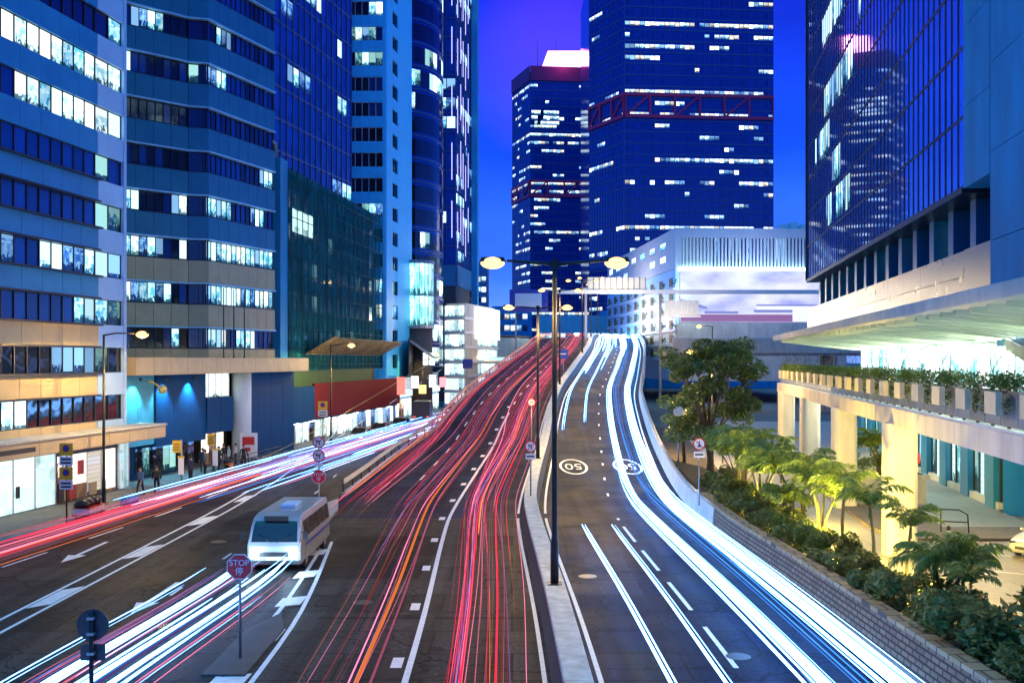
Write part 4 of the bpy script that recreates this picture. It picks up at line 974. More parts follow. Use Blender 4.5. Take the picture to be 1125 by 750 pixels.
# side face with balconies and windows
M['shutter'] = mat('brown_shutter', (.13,.08,.05), .6); 
q = MB(); wl_.box(q, 0, wl_.L, 4, 25.2, -.6, -.02); q.build('side_wall', 'panel_w', wb)
nrow, ncol = 6, 9
leafrow = MB(); rs = random.Random(2)
for j in range(nrow):
    z = 8.2+j*2.7
    q = MB(); wl_.box(q, 0, wl_.L, z-.28, z, -.02, .35); q.build('balcony_slab', 'metal_w', wb)
    for i in range(ncol):
        u = 3.2+i*(wl_.L-6)/(ncol-1)*1.0
        q = MB(); wl_.box(q, u-2.0, u+.6, z+.3, z+2.0, -.02, .06); q.build('window', 'shutter', wb)
        leafrow = MB()
        for k in range(14):
            c_ = wl_.P(u+.9+rs.random()*2.6, z+.25+rs.random()*.9, .2+rs.random()*.3); d = Vector((rs.uniform(-1,1), rs.uniform(-1,1), rs.uniform(-.4,1)))*.5
            leafrow.face([c_, Vector(c_)+d+Vector((.22,0,.1)), Vector(c_)+d*1.1+Vector((0,.1,.3))])
        leafrow.build('balcony_plant', 'leaf', wb, fixn=False)
q = MB()
for j in range(2):
    for i in range(7):
        if rs.random() < .75: q = MB(); u = 3+i*9.5; wl_.pane(q, u, u+4.5, 27+j*2.7, 28.4+j*2.7, .04, 0); q.build('side_window', rs.choice(('lit2','lit1')), wb, fixn=False)
q = MB(); 
for i in range(5): q.box(52+i*2, 53.4+i*2, 194, 197, 33, 34.2+.4*(i % 2))
q.build('roof_plant', 'metal_w', wb)
light('podium_flood', wf.P(14,23,6), (.5,.62,1.0), 2200, wb, 1.2)
light('balcony_flood', wl_.P(46,17,9), (1.0,.86,.66), 7000, wb, 1.2)
light('podium_flood', wf.P(1,20,4), (.6,.9,1.0), 1500, wb, .6)
# ---- long gantry beam with translucent noise screens behind the crest
gt = thing('gantry', 'pale overhead gantry beam crossing behind the crest with cream screens on it', 'gantry', (15,165,10))
q = MB(); q.box(7,54,165,166.5,18.9,19.5); q.box(24.8,31.2,165.4,165.8,15.0,15.35); q.build('beam', 'metal_w', gt)
for x in (12.2,24.5,53.5): q = MB(); q.box(x-.2,x+.2,165.4,165.8,0,18.9); q.build('column', 'metal_g', gt)
M['cream'] = mat('cream_screen', (.72,.70,.62), .5, var=.1)
q = MB()
for i in range(10): q.box(12.6+i*.95,13.5+i*.95,165.5,165.6,19.6,21.6)
q.build('screen_panel', 'cream', gt); q = MB()
for i in range(6): q.box(25.2+i*.95,26.1+i*.95,165.5,165.6,15.4,17.8)
q.build('screen_panel', 'cream', gt)
q = MB()
for i in range(11): q.box(12.55+i*.95-.06,12.55+i*.95+.06,165.42,165.7,19.52,21.7)
q.build('screen_post', 'metal_g', gt)
light('added_screen_light', (17,160,17.5), (1.0,.80,.50), 2200, gt, .5); light('added_screen_light', (28,160,13.5), (1.0,.80,.50), 900, gt, .5)  # lights without fittings, added to brighten the cream screens
# side road bridge branching off to the right at the crest
br_ = MB(); br_.box(24,75,150,160,8.6,9.6); 
for x in (32,48,64): br_.box(x,x+1.4,154,156,-.1,8.6)
struct('side_bridge', br_, 'concrete')
sp_ = thing('parapet', 'pale concrete parapet of the side bridge beyond the big tree', 'parapet', (45,150,9.6)); q = MB()
for i in range(12): q.box(24+i*4.2,28.15+i*4.2,149.8,150.1,9.0,11.2)
q.build('wall', 'concrete_w', sp_); q = MB(); q.box(24,75,149.9,150.0,11.3,11.4); q.build('rail', 'metal_w', sp_)
# cyan footbridge on the left under the bright block
fbr = thing('footbridge', 'flat pale cyan lit footbridge on a pier beside the ramp', 'bridge', (-4,175,0))
q = MB(); q.box(-9,3.5,174,176.5,7.7,8.5); q.build('deck', 'metal_w', fbr); q = MB(); q.box(-9,3.5,173.9,173.98,7.9,8.3); M['fb_glow'] = glow('deck_edge_light', (.4,.85,1.0), 1.1); q.build('edge_light', 'fb_glow', fbr)
q = MB(); q.box(-.9,.3,174.4,176,0,7.7); q.build('pier', 'concrete_w', fbr)
# curved glass barrier of the far slip road
cg = thing('noise_barrier', 'curved pale glass noise barrier at the bend at the bend before the crest', 'barrier', (0,205,8)); q = MB(); P_ = [(-8+12*math.sin(t)-0, 215-16*math.cos(t)) for t in [i*PI*.55/12 for i in range(13)]]
for a, b in zip(P_, P_[1:]): q.hexa([(a[0],a[1],8),(b[0],b[1],8),(b[0],b[1]+.2,8),(a[0],a[1]+.2,8),(a[0],a[1],12.6),(b[0],b[1],12.6),(b[0],b[1]+.2,12.6),(a[0],a[1]+.2,12.6)])
M['pale_glass'] = mat('pale_glass', (.30,.48,.58), .25, var=.1, spec=.8); q.build('glass', 'pale_glass', cg)
q = MB(); q.tube([(p[0],p[1],12.7) for p in P_], .25, 6); q.build('top_rail', 'metal_d', cg); q = MB(); q.prism(P_+[(-8,220)], -.1, 7.95); q.build('base', 'concrete', cg)
# distant low blocks closing the street
rs = random.Random(12)
far_lbl = ['low lit block beyond the crest, beside the tower with the roof sign', 'dark mid-rise closing the far end of the street', 'bluish office block behind the lamps at the crest', 'grey low block at the foot of the large tower']
for i, (x0, x1, Y, z1, m) in enumerate(((-6,6,300,24,'concrete_b'),(-30,-8,330,40,'panel_grey'),(7,27,262,19.5,'concrete_b'),(26,80,285,22,'concrete_b'))):
    t = thing('distant_block', far_lbl[i], 'building', ((x0+x1)/2, Y, 0)); fill(t, [(x0,Y),(x1,Y),(x1,Y+18),(x0,Y+18)], -.1, z1, m, 'wall'); fa = Fac((x0,Y),(x1,Y))
    for k in range(int(z1/3.4)-1):
        q = MB(); n = int((x1-x0)/1.8)
        for j in range(n): fa.pane(q, j*1.8+.2, j*1.8+1.6, 3+k*3.4, 4.7+k*3.4, .05, rs.choice((0,1,1,1,2)))
        q.build('window_band', ['glass_dark','lit_far','lit_farw'], t, fixn=False)

# ================================================================== RIGHT: GLASS TOWER, CANOPY, RAISED WALKWAY
RT = lambda Y: 13.1+.16*Y
tr_ = thing('mirror_tower', 'mirror glass tower with dense dark mullions and a blue concrete pier at its corner', 'tower', (24,70,0))
fr_ = Fac((RT(97),97), (RT(44.8),44.8)); NB = 8; 
M['mirror'] = glassy('mirror_glass', (.012,.035,.13), .035, 1.0, .2); M['mirror'].node_tree.nodes['Principled BSDF'].inputs['Metallic'].default_value = .5
nb_ = M['mirror'].node_tree; pb = nb_.nodes['Principled BSDF']
for l_ in list(nb_.links):
    if l_.to_socket == pb.inputs['Base Color']: nb_.links.remove(l_)
pb.inputs['Base Color'].default_value = (.12,.26,.78,1)
wl_i = [fr_.P(0,0,-.15)[:2], fr_.P(fr_.L,0,-.15)[:2], (RT(44.8)+30,44.8), (RT(97)+30,97)]
fill(tr_, wl_i, 15.75, 62, 'dark', 'core')
pitch = 3.15; nfl = 14; step = 1.08; n = round(fr_.L/step); w = fr_.L/n
def lit_at(i, k):   # groups of lit bays seen in the photograph
    x = i/n
    return {1:.22 < x < .44, 3:(.1 < x < .26), 4:(.20 < x < .46), 6:.18 < x < .38 or .72 < x < .86 , 7:.68 < x < .90, 8:.08 < x < .2, 9:.62 < x < .84, 10:.35<x<.46, 2:.28 < x < .36, 5:.50 < x < .53}.get(k, False)
rs = random.Random(31)
for k in range(nfl):
    q = MB()
    for i in range(n):
        z0, z1 = 15.75+k*pitch, 15.75+(k+1)*pitch
        lit = lit_at(i, k) and rs.random() < .86
        if lit:
            fr_.pane(q, i*w, (i+1)*w, z0+.35, z1-.25, -.005, rs.choice((1,1,2))); fr_.pane(q, i*w, (i+1)*w, z0, z0+.35, -.01, 0); fr_.pane(q, i*w, (i+1)*w, z1-.25, z1, -.01, 0)
        else: fr_.pane(q, i*w, (i+1)*w, z0, z1, rs.uniform(-.012,-.004), 0)
    q.build('glazing_band', ['mirror','lit1','lit3'], tr_, fixn=False)
q = MB()
for i in range(n+1): fr_.box(q, i*w-.04, i*w+.04, 15.7, 15.75+nfl*pitch, -.02, .035)
for k in range(nfl+1): fr_.box(q, 0, fr_.L, 15.75+k*pitch-.07, 15.75+k*pitch+.07, -.02, .03)
q.build('mullion_grid', 'mull_d', tr_)
q = MB(); fr_.box(q, -.4, 0, 15.7, 60, -6, .15); fr_.box(q, 0, fr_.L, 15.45, 15.69, -3, .13); q.build('edge_frame', 'mull_d', tr_)
fpier = Fac((RT(44.7),44.7), (RT(41),41))
q = MB()
for z in range(0, 12): fpier.box(q, 0, fpier.L, 15.6+z*3.6+.03, 15.6+(z+1)*3.6, -3, .1)
q.build('concrete_pier', 'concrete_b', tr_)
q = MB(); fpier.box(q, .02, fpier.L+.3, 8.6, 15.58, -3, -1.3); q.build('recess_wall', 'panel_grey', tr_)
fq = Fac((RT(40.6)-.2,40.6), (RT(20)-.2,20))
q = MB()
for z in range(0, 13):
    for a_, b_ in ((0,8),(8.03,20.8)): fq.box(q, a_, b_, 9.2+z*3.6+.03, 9.2+(z+1)*3.6, -8, 0)
q.build('concrete_wall', 'concrete_b', tr_)
q = MB(); fq.box(q, -.45, -.02, 9.2, 56, -8, -.5); q.build('dark_joint', 'mull_d', tr_)  # dark recessed strip between the pier and the concrete wall
# recessed storey under the curtain wall
q = MB(); fr_.box(q, 0, fr_.L, 9, 15.44, -12, -2.2); q.build('recess_core', 'dark', tr_)
nC = 14
for i in range(nC): q = MB(); u = fr_.L*(i+.35)/nC; fr_.box(q, u, u+.9, 12.9, 15.44, -2.1, -.9); q.build('recess_column', 'panel_grey', tr_)
band(fr_, tr_, 0, fr_.L, 12.9, 15.4, 1.3, pick(.25, (0,), (4,3,5), 2), o=-1.95, name='recess_window')
q = MB(); fr_.panels(q, 0, fr_.L, 11.75, 12.88, -2.1, .0, 4.2, 0, .03); fr_.panels(q, 0, fr_.L, 10.7, 11.72, -2.1, -.004, 4.2, 0, .03); fpier.box(q, .04, fpier.L+1, 10.9, 12.9, -2, .05)
M['panel_bronze'] = mat('bronze_metal_panel', (.33,.28,.21), .3, .5, scale=.8, var=.1); q.build('podium_panel', 'panel_bronze', tr_)
q = MB(); fr_.panels(q, 0, fr_.L, 9.9, 10.67, -2.1, -.35, 2.1, 0, .05); q.build('louvre_strip', 'panel_grey', tr_)

# canopy
DX = lambda Y: 9+.16*Y
cn = thing('canopy', 'long pale green canopy with ribbed underside over the raised walkway', 'canopy', (DX(50),50,9.5))
fd = Fac((DX(86),86), (DX(14),14)); 
q = MB(); 
fd.box(q, 0, fd.L, 9.62, 10.05, -1.0, .35); q.build('fascia', 'concrete_w', cn, bevel=.04)
M['canopy'] = mat('pale_green_soffit', (.46,.50,.38), .6, var=.12, scale=.8)
q = MB(); p0, p1, p2, p3 = fd.P(0,0,-1.0), fd.P(fd.L,0,-1.0), fd.P(fd.L,0,-8.2), fd.P(6,0,-8.2)
q.hexa([(p0[0],p0[1],9.66),(p1[0],p1[1],9.66),(p2[0],p2[1],9.40),(p3[0],p3[1],9.40),(p0[0],p0[1],9.98),(p1[0],p1[1],9.98),(p2[0],p2[1],9.9),(p3[0],p3[1],9.9)]); q.build('slab', 'canopy', cn)
q = MB(); y = 1.5
while y < fd.L-.5:
    a, b = fd.P(y,0,-.2), fd.P(y+.0,0,-6.2); w_ = .16; d = fd.d*w_
    q.hexa([(a[0]-d.x,a[1]-d.y,9.45),(a[0]+d.x,a[1]+d.y,9.45),(b[0]+d.x,b[1]+d.y,8.75),(b[0]-d.x,b[1]-d.y,8.75),(a[0]-d.x,a[1]-d.y,9.72),(a[0]+d.x,a[1]+d.y,9.72),(b[0]+d.x,b[1]+d.y,9.6),(b[0]-d.x,b[1]-d.y,9.6)]); y += 1.75
q.build('rib', 'canopy', cn)
q = MB(); fd.box(q, 0, fd.L, 9.02, 9.40, -6.7, -6.25); q.build('inner_beam', 'concrete_w', cn)
# raised walkway
wk = thing('raised_walkway', 'raised concrete walkway deck on pale columns with a planted railing', 'walkway', (DX(50),50,0))
q = MB(); fd.box(q, 2, fd.L, 5.4, 5.85, -8.6, -.4); q.build('deck', 'concrete_w', wk)
M['fascia_stain'] = mat('stained_cream_concrete', (.60,.52,.42), .8, var=.28, scale=1.0, bump=.3, streak=.15)
q = MB(); fd.panels(q, 0, fd.L, 5.30, 6.02, -.4, 0, 9, 0, .03); q.build('edge_beam', 'fascia_stain', wk)
for Yc, m in ((41.2,'concrete_w'),(54.5,'concrete_w'),(68,'concrete_w'),(82,'concrete_w')):
    q = MB(); cx_ = DX(Yc)+.35; pts = []
    hw, hd = .62, .55
    for sx_, sy_ in ((1,1),(-1,1),(-1,-1),(1,-1)):
        for k in range(5):
            t = math.atan2(sy_, sx_)+(-PI/4+k*PI/8); pts.append((cx_+sx_*(hw-.3)+.3*math.cos(t), Yc+sy_*(hd-.3)+.3*math.sin(t)))
    q.prism(pts, -.02, 5.4); q.build('column', m, wk)
q = MB(); fd.box(q, 1, fd.L, 6.02, 6.09, -.33, -.05); q.build('kerb_rail', 'metal_w', wk)
M['rail_panel'] = mat('grey_rail_panel', (.24,.27,.28), .4, .3, var=.2, scale=2)
q = MB(); fd.panels(q, 1, fd.L, 6.15, 7.15, -.27, -.23, 1.45, 0, .1); q.build('railing_panel', 'rail_panel', wk)
for i in range(48):
    q = MB(); u = 1+i*1.45; fd.box(q, u-.05, u+.05, 6.05, 7.22, -.36, -.28); q.build('rail_post', 'metal_d', wk)
q = MB(); fd.box(q, 1, fd.L, 7.2, 7.28, -.36, -.2); q.build('handrail', 'metal_g', wk)
# glowing upper hall
uh = thing('upper_hall', 'glowing cyan glass hall along the raised walkway beneath the canopy', 'building', (DX(50)+7,50,5.85))
fu = Fac((DX(84)+6.9,84), (DX(16)+6.9,16))
M['hall'] = litwin('bright_hall', (.75,1.0,1.0), (.16,.62,.70), 1.35, .75, 41); M['hall_w'] = glow('white_hall_panel', (.88,1.0,1.0), 1.6)
q = MB(); n_ = 38
for i in range(n_): fu.pane(q, fu.L*i/n_+.03, fu.L*(i+1)/n_-.03, 5.9, 9.1, 0, 0 if i % 6 else 1)
for i in range(n_+1): fu.box(q, fu.L*i/n_-.03, fu.L*i/n_+.03, 5.86, 9.1, -.02, .06, 2)
q.build('glazing', ['hall','hall_w','metal_w'], uh, fixn=False)
q = MB(); fu.box(q, 0, fu.L, 5.86, 9.1, -6, -.1); q.build('wall', 'concrete_w', uh)
for u_ in range(6, 64, 9): light('hall_lamp', fu.P(u_, 8.2, 1.4), (.80,1.0,.74), 480, uh, .4)
for u_ in range(3, 66, 3): q = MB(); fu.box(q, u_, u_+1.6, 8.93, 8.98, 1.2, 1.5); q.build('strip_light', 'strip', uh)
q = MB(); a, b = fu.P(fu.L-27, 8.9, 1.6), fu.P(fu.L-12, 5.9, 1.6)
q.hexa([(a[0],a[1],a[2]-.5),(b[0],b[1],b[2]-.5),(b[0]+.8,b[1],b[2]-.5),(a[0]+.8,a[1],a[2]-.5),(a[0],a[1],a[2]),(b[0],b[1],b[2]),(b[0]+.8,b[1],b[2]),(a[0]+.8,a[1],a[2])]); q.build('stair_stringer', 'concrete_w', uh)
# ground-floor shops under the deck
gs = thing('ground_shops', 'teal lit glazed shopfronts with grey piers under the raised walkway', 'shop', (RW(55),55,0))
fg = Fac((RW(92),92), (RW(51.6),51.6))
q = MB(); fg.box(q, 0, fg.L, .0, 5.4, -8, -.9); q.build('core', 'dark', gs)
q = MB(); q2 = MB(); k = 0; u = .4
M['shop_teal'] = litwin('teal_shop', (.62,1.0,.98), (.10,.42,.46), .95, 1.0, 51)
while u < fg.L-2:
    q = MB(); fg.box(q, u, u+1.5, .13, 5.39, -.9, .0, 0); q.build('pier', 'panel_grey', gs); q2 = MB()
    a, b = u+1.5, min(u+4.7, fg.L-1.0)
    for j in range(3): fg.pane(q2, a+(b-a)*j/3+.05, a+(b-a)*(j+1)/3-.05, .5, 4.6, -.4, 0)
    for j in range(4): fg.box(q2, a+(b-a)*j/3-.05, a+(b-a)*j/3+.05, .5, 4.6, -.45, -.3, 1)
    fg.box(q2, a, b, 3.3, 3.42, -.45, -.29, 1); fg.box(q2, a, b, .13, .5, -.5, -.1, 2); fg.box(q2, a, b, 4.6, 5.39, -.8, -.1, 2)
    q2.build('shop_window', ['shop_teal','black','concrete_w'], gs, fixn=False); u += 4.7
q = MB(); q.prism([fg.P(fg.L-.98,0,-.95)[:2], fg.P(fg.L+.2,0,.02)[:2], (RW(51.6)+2.6,51.0), (RW(51.6)+2.6,52.6)], .0, 5.39); q.build('corner_pier', 'panel_grey', gs)
q = MB(); q.box(RW(51)+1.0, RW(51)+1.75, 51.05, 51.12, 2.2, 2.6); q.build('plate', 'metal_g', gs)
for u_ in (6, 16, 26, 36): light('shop_lamp', fg.P(u_, 4.6, 2.6), (.40,.95,1.0), 260, gs, .4)
light('shop_lamp', (RW(48)-1,47.5,5.0), (.40,.95,1.0), 200, gs, .4)
for u_ in (6, 16, 26, 36): q = MB(); c_ = fg.P(u_, 5.3, 2.6); q.lathe((c_[0],c_[1],5.3), [(.25,0),(.25,.08)], 12); q.build('downlight', 'strip', gs)
# building behind the corner pier (lit forecourt hall)
eh = thing('side_hall', 'lit glass hall beyond the dark corner pier of the shopfronts', 'building', (36,60,0)); fe = Fac((28.5,58.5), (48,58.5)); q = MB()
for i in range(12): fe.pane(q, i*1.6+.05, i*1.6+1.55, .2, 5.2, 0, 0)
for i in range(13): fe.box(q, i*1.6-.05, i*1.6+.05, .1, 5.3, -.02, .1, 1)
q.build('glazing', ['shop_teal','black'], eh, fixn=False); q = MB(); fe.box(q, -.1, fe.L, 0, 5.35, -4, -.2); q.build('wall', 'concrete_w', eh)
# ================================================================== STREET LAMPS
M['bulb'] = glow('sodium_bulb', (1.0,.55,.15), 2.8)
M['lamp_pole'] = mat('black_lamp_pole', (.022,.021,.020), .45, .4, scale=5)
WARM = (1.0, .64, .20)
def double_lamp(Y, label, power):
    x, z = MID(Y), RZ(Y)+.94
    t = thing('street_lamp', label, 'street lamp', (x, Y, z), 'double arm street lamps on the median')
    q = MB(); q.box(x-.22,x+.22,Y-.22,Y+.22,z,z+.05); q.lathe((x,Y,z), [(.13,.05),(.13,1.3),(.12,1.32),(.095,1.5),(.085,6),(.075,10.1)], 12); q.build('post', 'lamp_pole', t)
    q = MB(); q.box(x-.12,x+.12,Y-.06,Y+.06,z+9.95,z+10.22); q.build('bracket', 'lamp_pole', t)
    for s in (-1, 1):
        q = MB(); q.tube([(x+s*.05,Y,z+10.05),(x+s*.8,Y,z+10.12),(x+s*1.5,Y,z+10.17)], .055, 8, r1=.04); q.build('arm', 'lamp_pole', t)
        q = MB(); b = x+s*1.95
        q.hexa([(b-.42,Y-.13,z+10.13),(b+.42,Y-.13,z+10.13),(b+.42,Y+.13,z+10.13),(b-.42,Y+.13,z+10.13),(b-.34,Y-.07,z+10.28),(b+.34,Y-.07,z+10.28),(b+.34,Y+.07,z+10.28),(b-.34,Y+.07,z+10.28)])
        hd_ = q.build('lamp_head', 'lamp_pole', t)
        q = MB(); q.ball((b,Y,z+10.10), .38,.2,.19, 12); q.build('lamp_bowl', 'bulb', hd_, smooth=True)
        light('lamp_light', (b, Y, z+9.80), WARM, power, t, .2, 175, None, .12)
    return t
double_lamp(31.5, 'tall black double arm street lamp in the foreground on the median barrier', 1100)
double_lamp(67, 'second double arm street lamp along the median, behind the tall near one', 2800)
for i, Y in enumerate((108, 140, 172, 205)):
    double_lamp(Y, ['double arm street lamp third along the median on the climbing ramp', 'double arm street lamp fourth along the median, near the crest', 'double arm street lamp fifth along the median, at the crest', 'farthest double arm street lamp, beyond the crest'][i], 2600)
def single_lamp(x, Y, h, arm, label, power, z=.13, col=WARM, grp='single arm street lamps'):
    t = thing('street_lamp', label, 'street lamp', (x, Y, z), grp)
    q = MB(); q.box(x-.18,x+.18,Y-.18,Y+.18,z,z+.04); q.lathe((x,Y,z), [(.11,.04),(.11,1.2),(.085,1.4),(.06,h)], 10); q.build('post', 'lamp_pole', t)
    q = MB(); q.tube([(x,Y,z+h-.05),(x+arm*.3,Y,z+h+.06),(x+arm*.8,Y,z+h+.06)], .045, 8, r1=.035); q.build('arm', 'lamp_pole', t)
    b = x+arm
    q = MB(); q.hexa([(b-.4,Y-.12,z+h+.02),(b+.4,Y-.12,z+h+.02),(b+.4,Y+.12,z+h+.02),(b-.4,Y+.12,z+h+.02),(b-.3,Y-.06,z+h+.15),(b+.3,Y-.06,z+h+.15),(b+.3,Y+.06,z+h+.15),(b-.3,Y+.06,z+h+.15)]); hd_ = q.build('lamp_head', 'lamp_pole', t)
    q = MB(); q.ball((b,Y,z+h-.01), .36,.2,.19, 12); q.build('lamp_bowl', 'bulb', hd_, smooth=True)
    light('lamp_light', (b, Y, z+h-.3), col, power*.75, t, .2, 179, None, .1); light('lamp_light', (b, Y, z+h-.25), col, power*.18, t, .2)
single_lamp(-22.3, 54.7, 9.25, 2.1, 'single arm street lamp on the pavement in front of the blue and white offices', 2800)
single_lamp(-16.75, 92.6, 9.2, 1.9, 'single arm street lamp standing before the red hoarding', 2200)
single_lamp(-12.5, 140, 8.6, 2.0, 'single arm street lamp by the slanted awnings', 1600)
single_lamp(-7.6, 172, 8.6, 2.0, 'single arm street lamp by the bright glass block', 1400)
single_lamp(15.2, 76, 8.6, -1.6, 'single arm street lamp half hidden by the big tree', 8000, 0)
single_lamp(24, 120, 12, -1.6, 'tall single arm street lamp behind the big tree by the billboard', 1500, 0)

# ================================================================== SIGNS
M['sign_red'] = mat('sign_red', (.75,.02,.03), .4, var=.08); M['sign_white'] = mat('sign_white', (.75,.75,.75), .4, var=.06); M['sign_yellow'] = mat('sign_yellow', (.75,.48,.03), .45, var=.06); M['sign_blue'] = mat('sign_blue', (.02,.05,.35), .4, var=.05)
M['sign_ring'] = mat('sign_ring_red', (.55,.02,.02), .4, var=.05)
def post(t, x, Y, z0, z1, r=.038, m='metal_g'):
    q = MB(); q.lathe((x,Y,z0), [(r,0),(r,z1-z0)], 10); return q.build('post', m, t)
def disc(q, x, Y, z, r, th, m=0, n=24): q.lathe((x,Y,z), [(r,0),(r,th)], n, m, axis='Y')
def stop_sign(x, Y, z0, zc, label, r=.36):
    t = thing('stop_sign', label, 'sign', (x,Y,z0), 'stop signs'); post(t, x, Y, z0, zc+r*.8)
    q = MB()
    def octo(y0, y1, rr, m):
        p = [(x+rr*math.cos(PI/8+i*PI/4), zc+rr*math.sin(PI/8+i*PI/4)) for i in range(8)]
        b = len(q.v); q.v += [(a,y0,c) for a, c in p]+[(a,y1,c) for a, c in p]
        for i in range(8): q.f.append((b+i,b+(i+1)%8,b+8+(i+1)%8,b+8+i)); q.mi.append(m)
        q.f.append(tuple(b+i for i in range(8))); q.mi.append(m); q.f.append(tuple(b+8+i for i in reversed(range(8)))); q.mi.append(m)
    octo(Y-.075, Y-.05, r, 0); octo(Y-.083, Y-.0755, r*.93, 1)
    pl_ = q.build('plate', ['sign_white','sign_red'], t)
    lettering('STOP', r*.62, pl_, (0, -.088, zc-z0+r*.28), (PI/2,0,0), 'sign_white'); lettering('停', r*.62, pl_, (0, -.088, zc-z0-r*.36), (PI/2,0,0), 'sign_white')
    return t
q0 = MB(); q0.prism([(-7.85,25.3),(-6.75,25.3),(-6.75,29.6),(-7.25,31.5),(-7.85,29.6)], .0, .06); struct('traffic_island', q0, 'concrete_d')
stop_sign(-7.25, 26.7, .06, 2.5, 'red octagonal stop sign on a grey post on the small traffic island, nearest one')
q0 = MB(); q0.prism([(-10.0,46.8),(-8.9,46.8),(-9.2,53),(-9.9,57),(-10.6,53)], .0, .13); struct('traffic_island', q0, 'kerb')
def round_sign(t, x, Y, z, r, kind):
    q = MB(); disc(q, x, Y-.06, z, r, .02, 0); disc(q, x, Y-.066, z, r*.80, .0055, 1)
    rp_ = q.build('round_plate', ['sign_ring','sign_white'], t)
    q = MB(); o = Y-.075
    def bar(x0, z0, x1, z1, w, m=0, yy=0):
        d = Vector((x1-x0, z1-z0)).normalized(); nx, nz = -d.y*w, d.x*w
        q.hexa([(x+x0+nx,o-.004-yy,z+z0+nz),(x+x1+nx,o-.004-yy,z+z1+nz),(x+x1+nx,o-yy,z+z1+nz),(x+x0+nx,o-yy,z+z0+nz),(x+x0-nx,o-.004-yy,z+z0-nz),(x+x1-nx,o-.004-yy,z+z1-nz),(x+x1-nx,o-yy,z+z1-nz),(x+x0-nx,o-yy,z+z0-nz)], m)
    if kind == 'turn':
        bar(r*.15,-r*.5,r*.15,r*.25,r*.07,0); bar(r*.2,r*.2,-r*.3,r*.2,r*.07,0); bar(-r*.2,r*.42,-r*.5,r*.2,r*.06,0); bar(-r*.2,-r*.02,-r*.5,r*.2,r*.06,0); bar(-r*.6,-r*.6,r*.6,r*.6,r*.06,1,.006)
    elif kind == 'ped':
        bar(0,-r*.45,0,r*.2,r*.1,0); bar(-r*.25,-r*.5,0,-r*.1,r*.06,0); bar(r*.25,-r*.5,0,-r*.1,r*.06,0); q.lathe((x,o-.004,z+r*.38), [(r*.13,0),(r*.13,.004)], 10, 0, axis='Y'); bar(-r*.6,r*.6,r*.6,-r*.6,r*.06,1,.006)
    q.build('symbol', ['black','sign_ring'], rp_)
s2 = stop_sign(-9.35, 48.5, .13, 2.35, 'red octagonal stop sign under two small round prohibition signs, behind the minibus')
round_sign(s2, -9.35, 48.5, 3.35, .30, 'turn'); round_sign(s2, -9.35, 48.5, 4.02, .30, 'turn')
post(s2, -9.35, 48.5, 2.3, 4.3)
q = MB(); q.box(-9.55,-9.15,48.41,48.44,2.83,2.99); q.build('small_plate', 'sign_white', s2)
# bright bollard beneath it
M['boll'] = glow('bollard_lamp', (1.0,.95,.75), 2.2)
t = thing('lit_bollard', 'white glowing traffic bollard with a yellow base on the island tip', 'bollard', (-9.45,47.6,.13))
q = MB(); q.lathe((-9.45,47.6,.13), [(.22,0),(.22,.35)], 12); q.build('base', 'sign_yellow', t); q = MB(); q.lathe((-9.45,47.6,.48), [(.2,0),(.2,.75),(.12,.82)], 12); q.build('lamp_box', 'boll', t)
# sign seen from behind
t = thing('round_sign', 'dark back of a round sign over a square plate, before the white light streaks', 'sign', (-8.15,19.4,0)); post(t, -8.15, 19.4, 0, 3.1, .045, 'lamp_pole')
M['sign_back'] = mat('sign_back', (.045,.047,.055), .5, .3, scale=4)
q = MB(); disc(q, -8.15, 19.46, 2.85, .31, .025, 0, 32); q.build('round_plate', 'sign_back', t); q = MB(); q.box(-8.39,-7.91,19.46,19.485,2.16,2.48); q.build('square_plate', 'sign_back', t)
for z in (2.7,3.0,2.32): q = MB(); q.box(-8.22,-8.08,19.33,19.46,z-.025,z+.025); q.build('clamp', 'metal_g', t)
def lolly(x, Y, z0, zc, kind, label, r=.3, plate=True):
    t = thing('round_sign', label, 'sign', (x,Y,z0)); post(t, x, Y, z0, zc+r*.8)
    if kind == 'plain':
        q = MB(); disc(q, x, Y-.06, zc, r, .02); q.build('round_plate', 'sign_white', t)
    else: round_sign(t, x, Y, zc, r, kind)
    if plate: q = MB(); q.box(x-.26,x+.26,Y-.065,Y-.045,zc-r-.36,zc-r-.06); q.box(x-.2,x+.2,Y-.070,Y-.066,zc-r-.25,zc-r-.17,1); q.build('plate', ['sign_white','black'], t)
    return t
lolly(9.0, 48.2, 1.0, 3.95, 'ped', 'red ringed round sign with white plate on the parapet end')
lolly(MID(66)+9.3, 66, .4, 4.6, 'plain', 'plain white round sign on a pole beside the white parapet', .34, False)
lolly(MID(52)+.02, 52, .94, 3.5, 'turn', 'round no left turn sign on the median barrier', .3)
t = lolly(MID(73)-.75, 73, .6, 4.9, 'plain', 'round 50 speed limit sign near the second median lamp', .3, False)
q = MB(); disc(q, MID(73)-.75, 73-.075, 4.9, .3, .005, 0); disc(q, MID(73)-.75, 73-.082, 4.9, .23, .005, 1); q.build('ring', ['sign_ring','sign_white'], t); lettering('50', .25, t, (0,-.09,4.3), (PI/2,0,0), 'black')
t = thing('blue_sign', 'small square blue sign with white arrow on the median near the crest', 'sign', (MID(118)-.6,118,RZ(118))); x = MID(118)-.6; post(t, x, 118, RZ(118), RZ(118)+3.6, .05)
q = MB(); q.box(x-.55,x+.55,117.9,117.93,RZ(118)+2.5,RZ(118)+3.6); q.build('plate', 'sign_blue', t); q = MB(); q.box(x-.35,x+.3,117.885,117.898,RZ(118)+3.0,RZ(118)+3.12); q.build('symbol', 'sign_white', t)
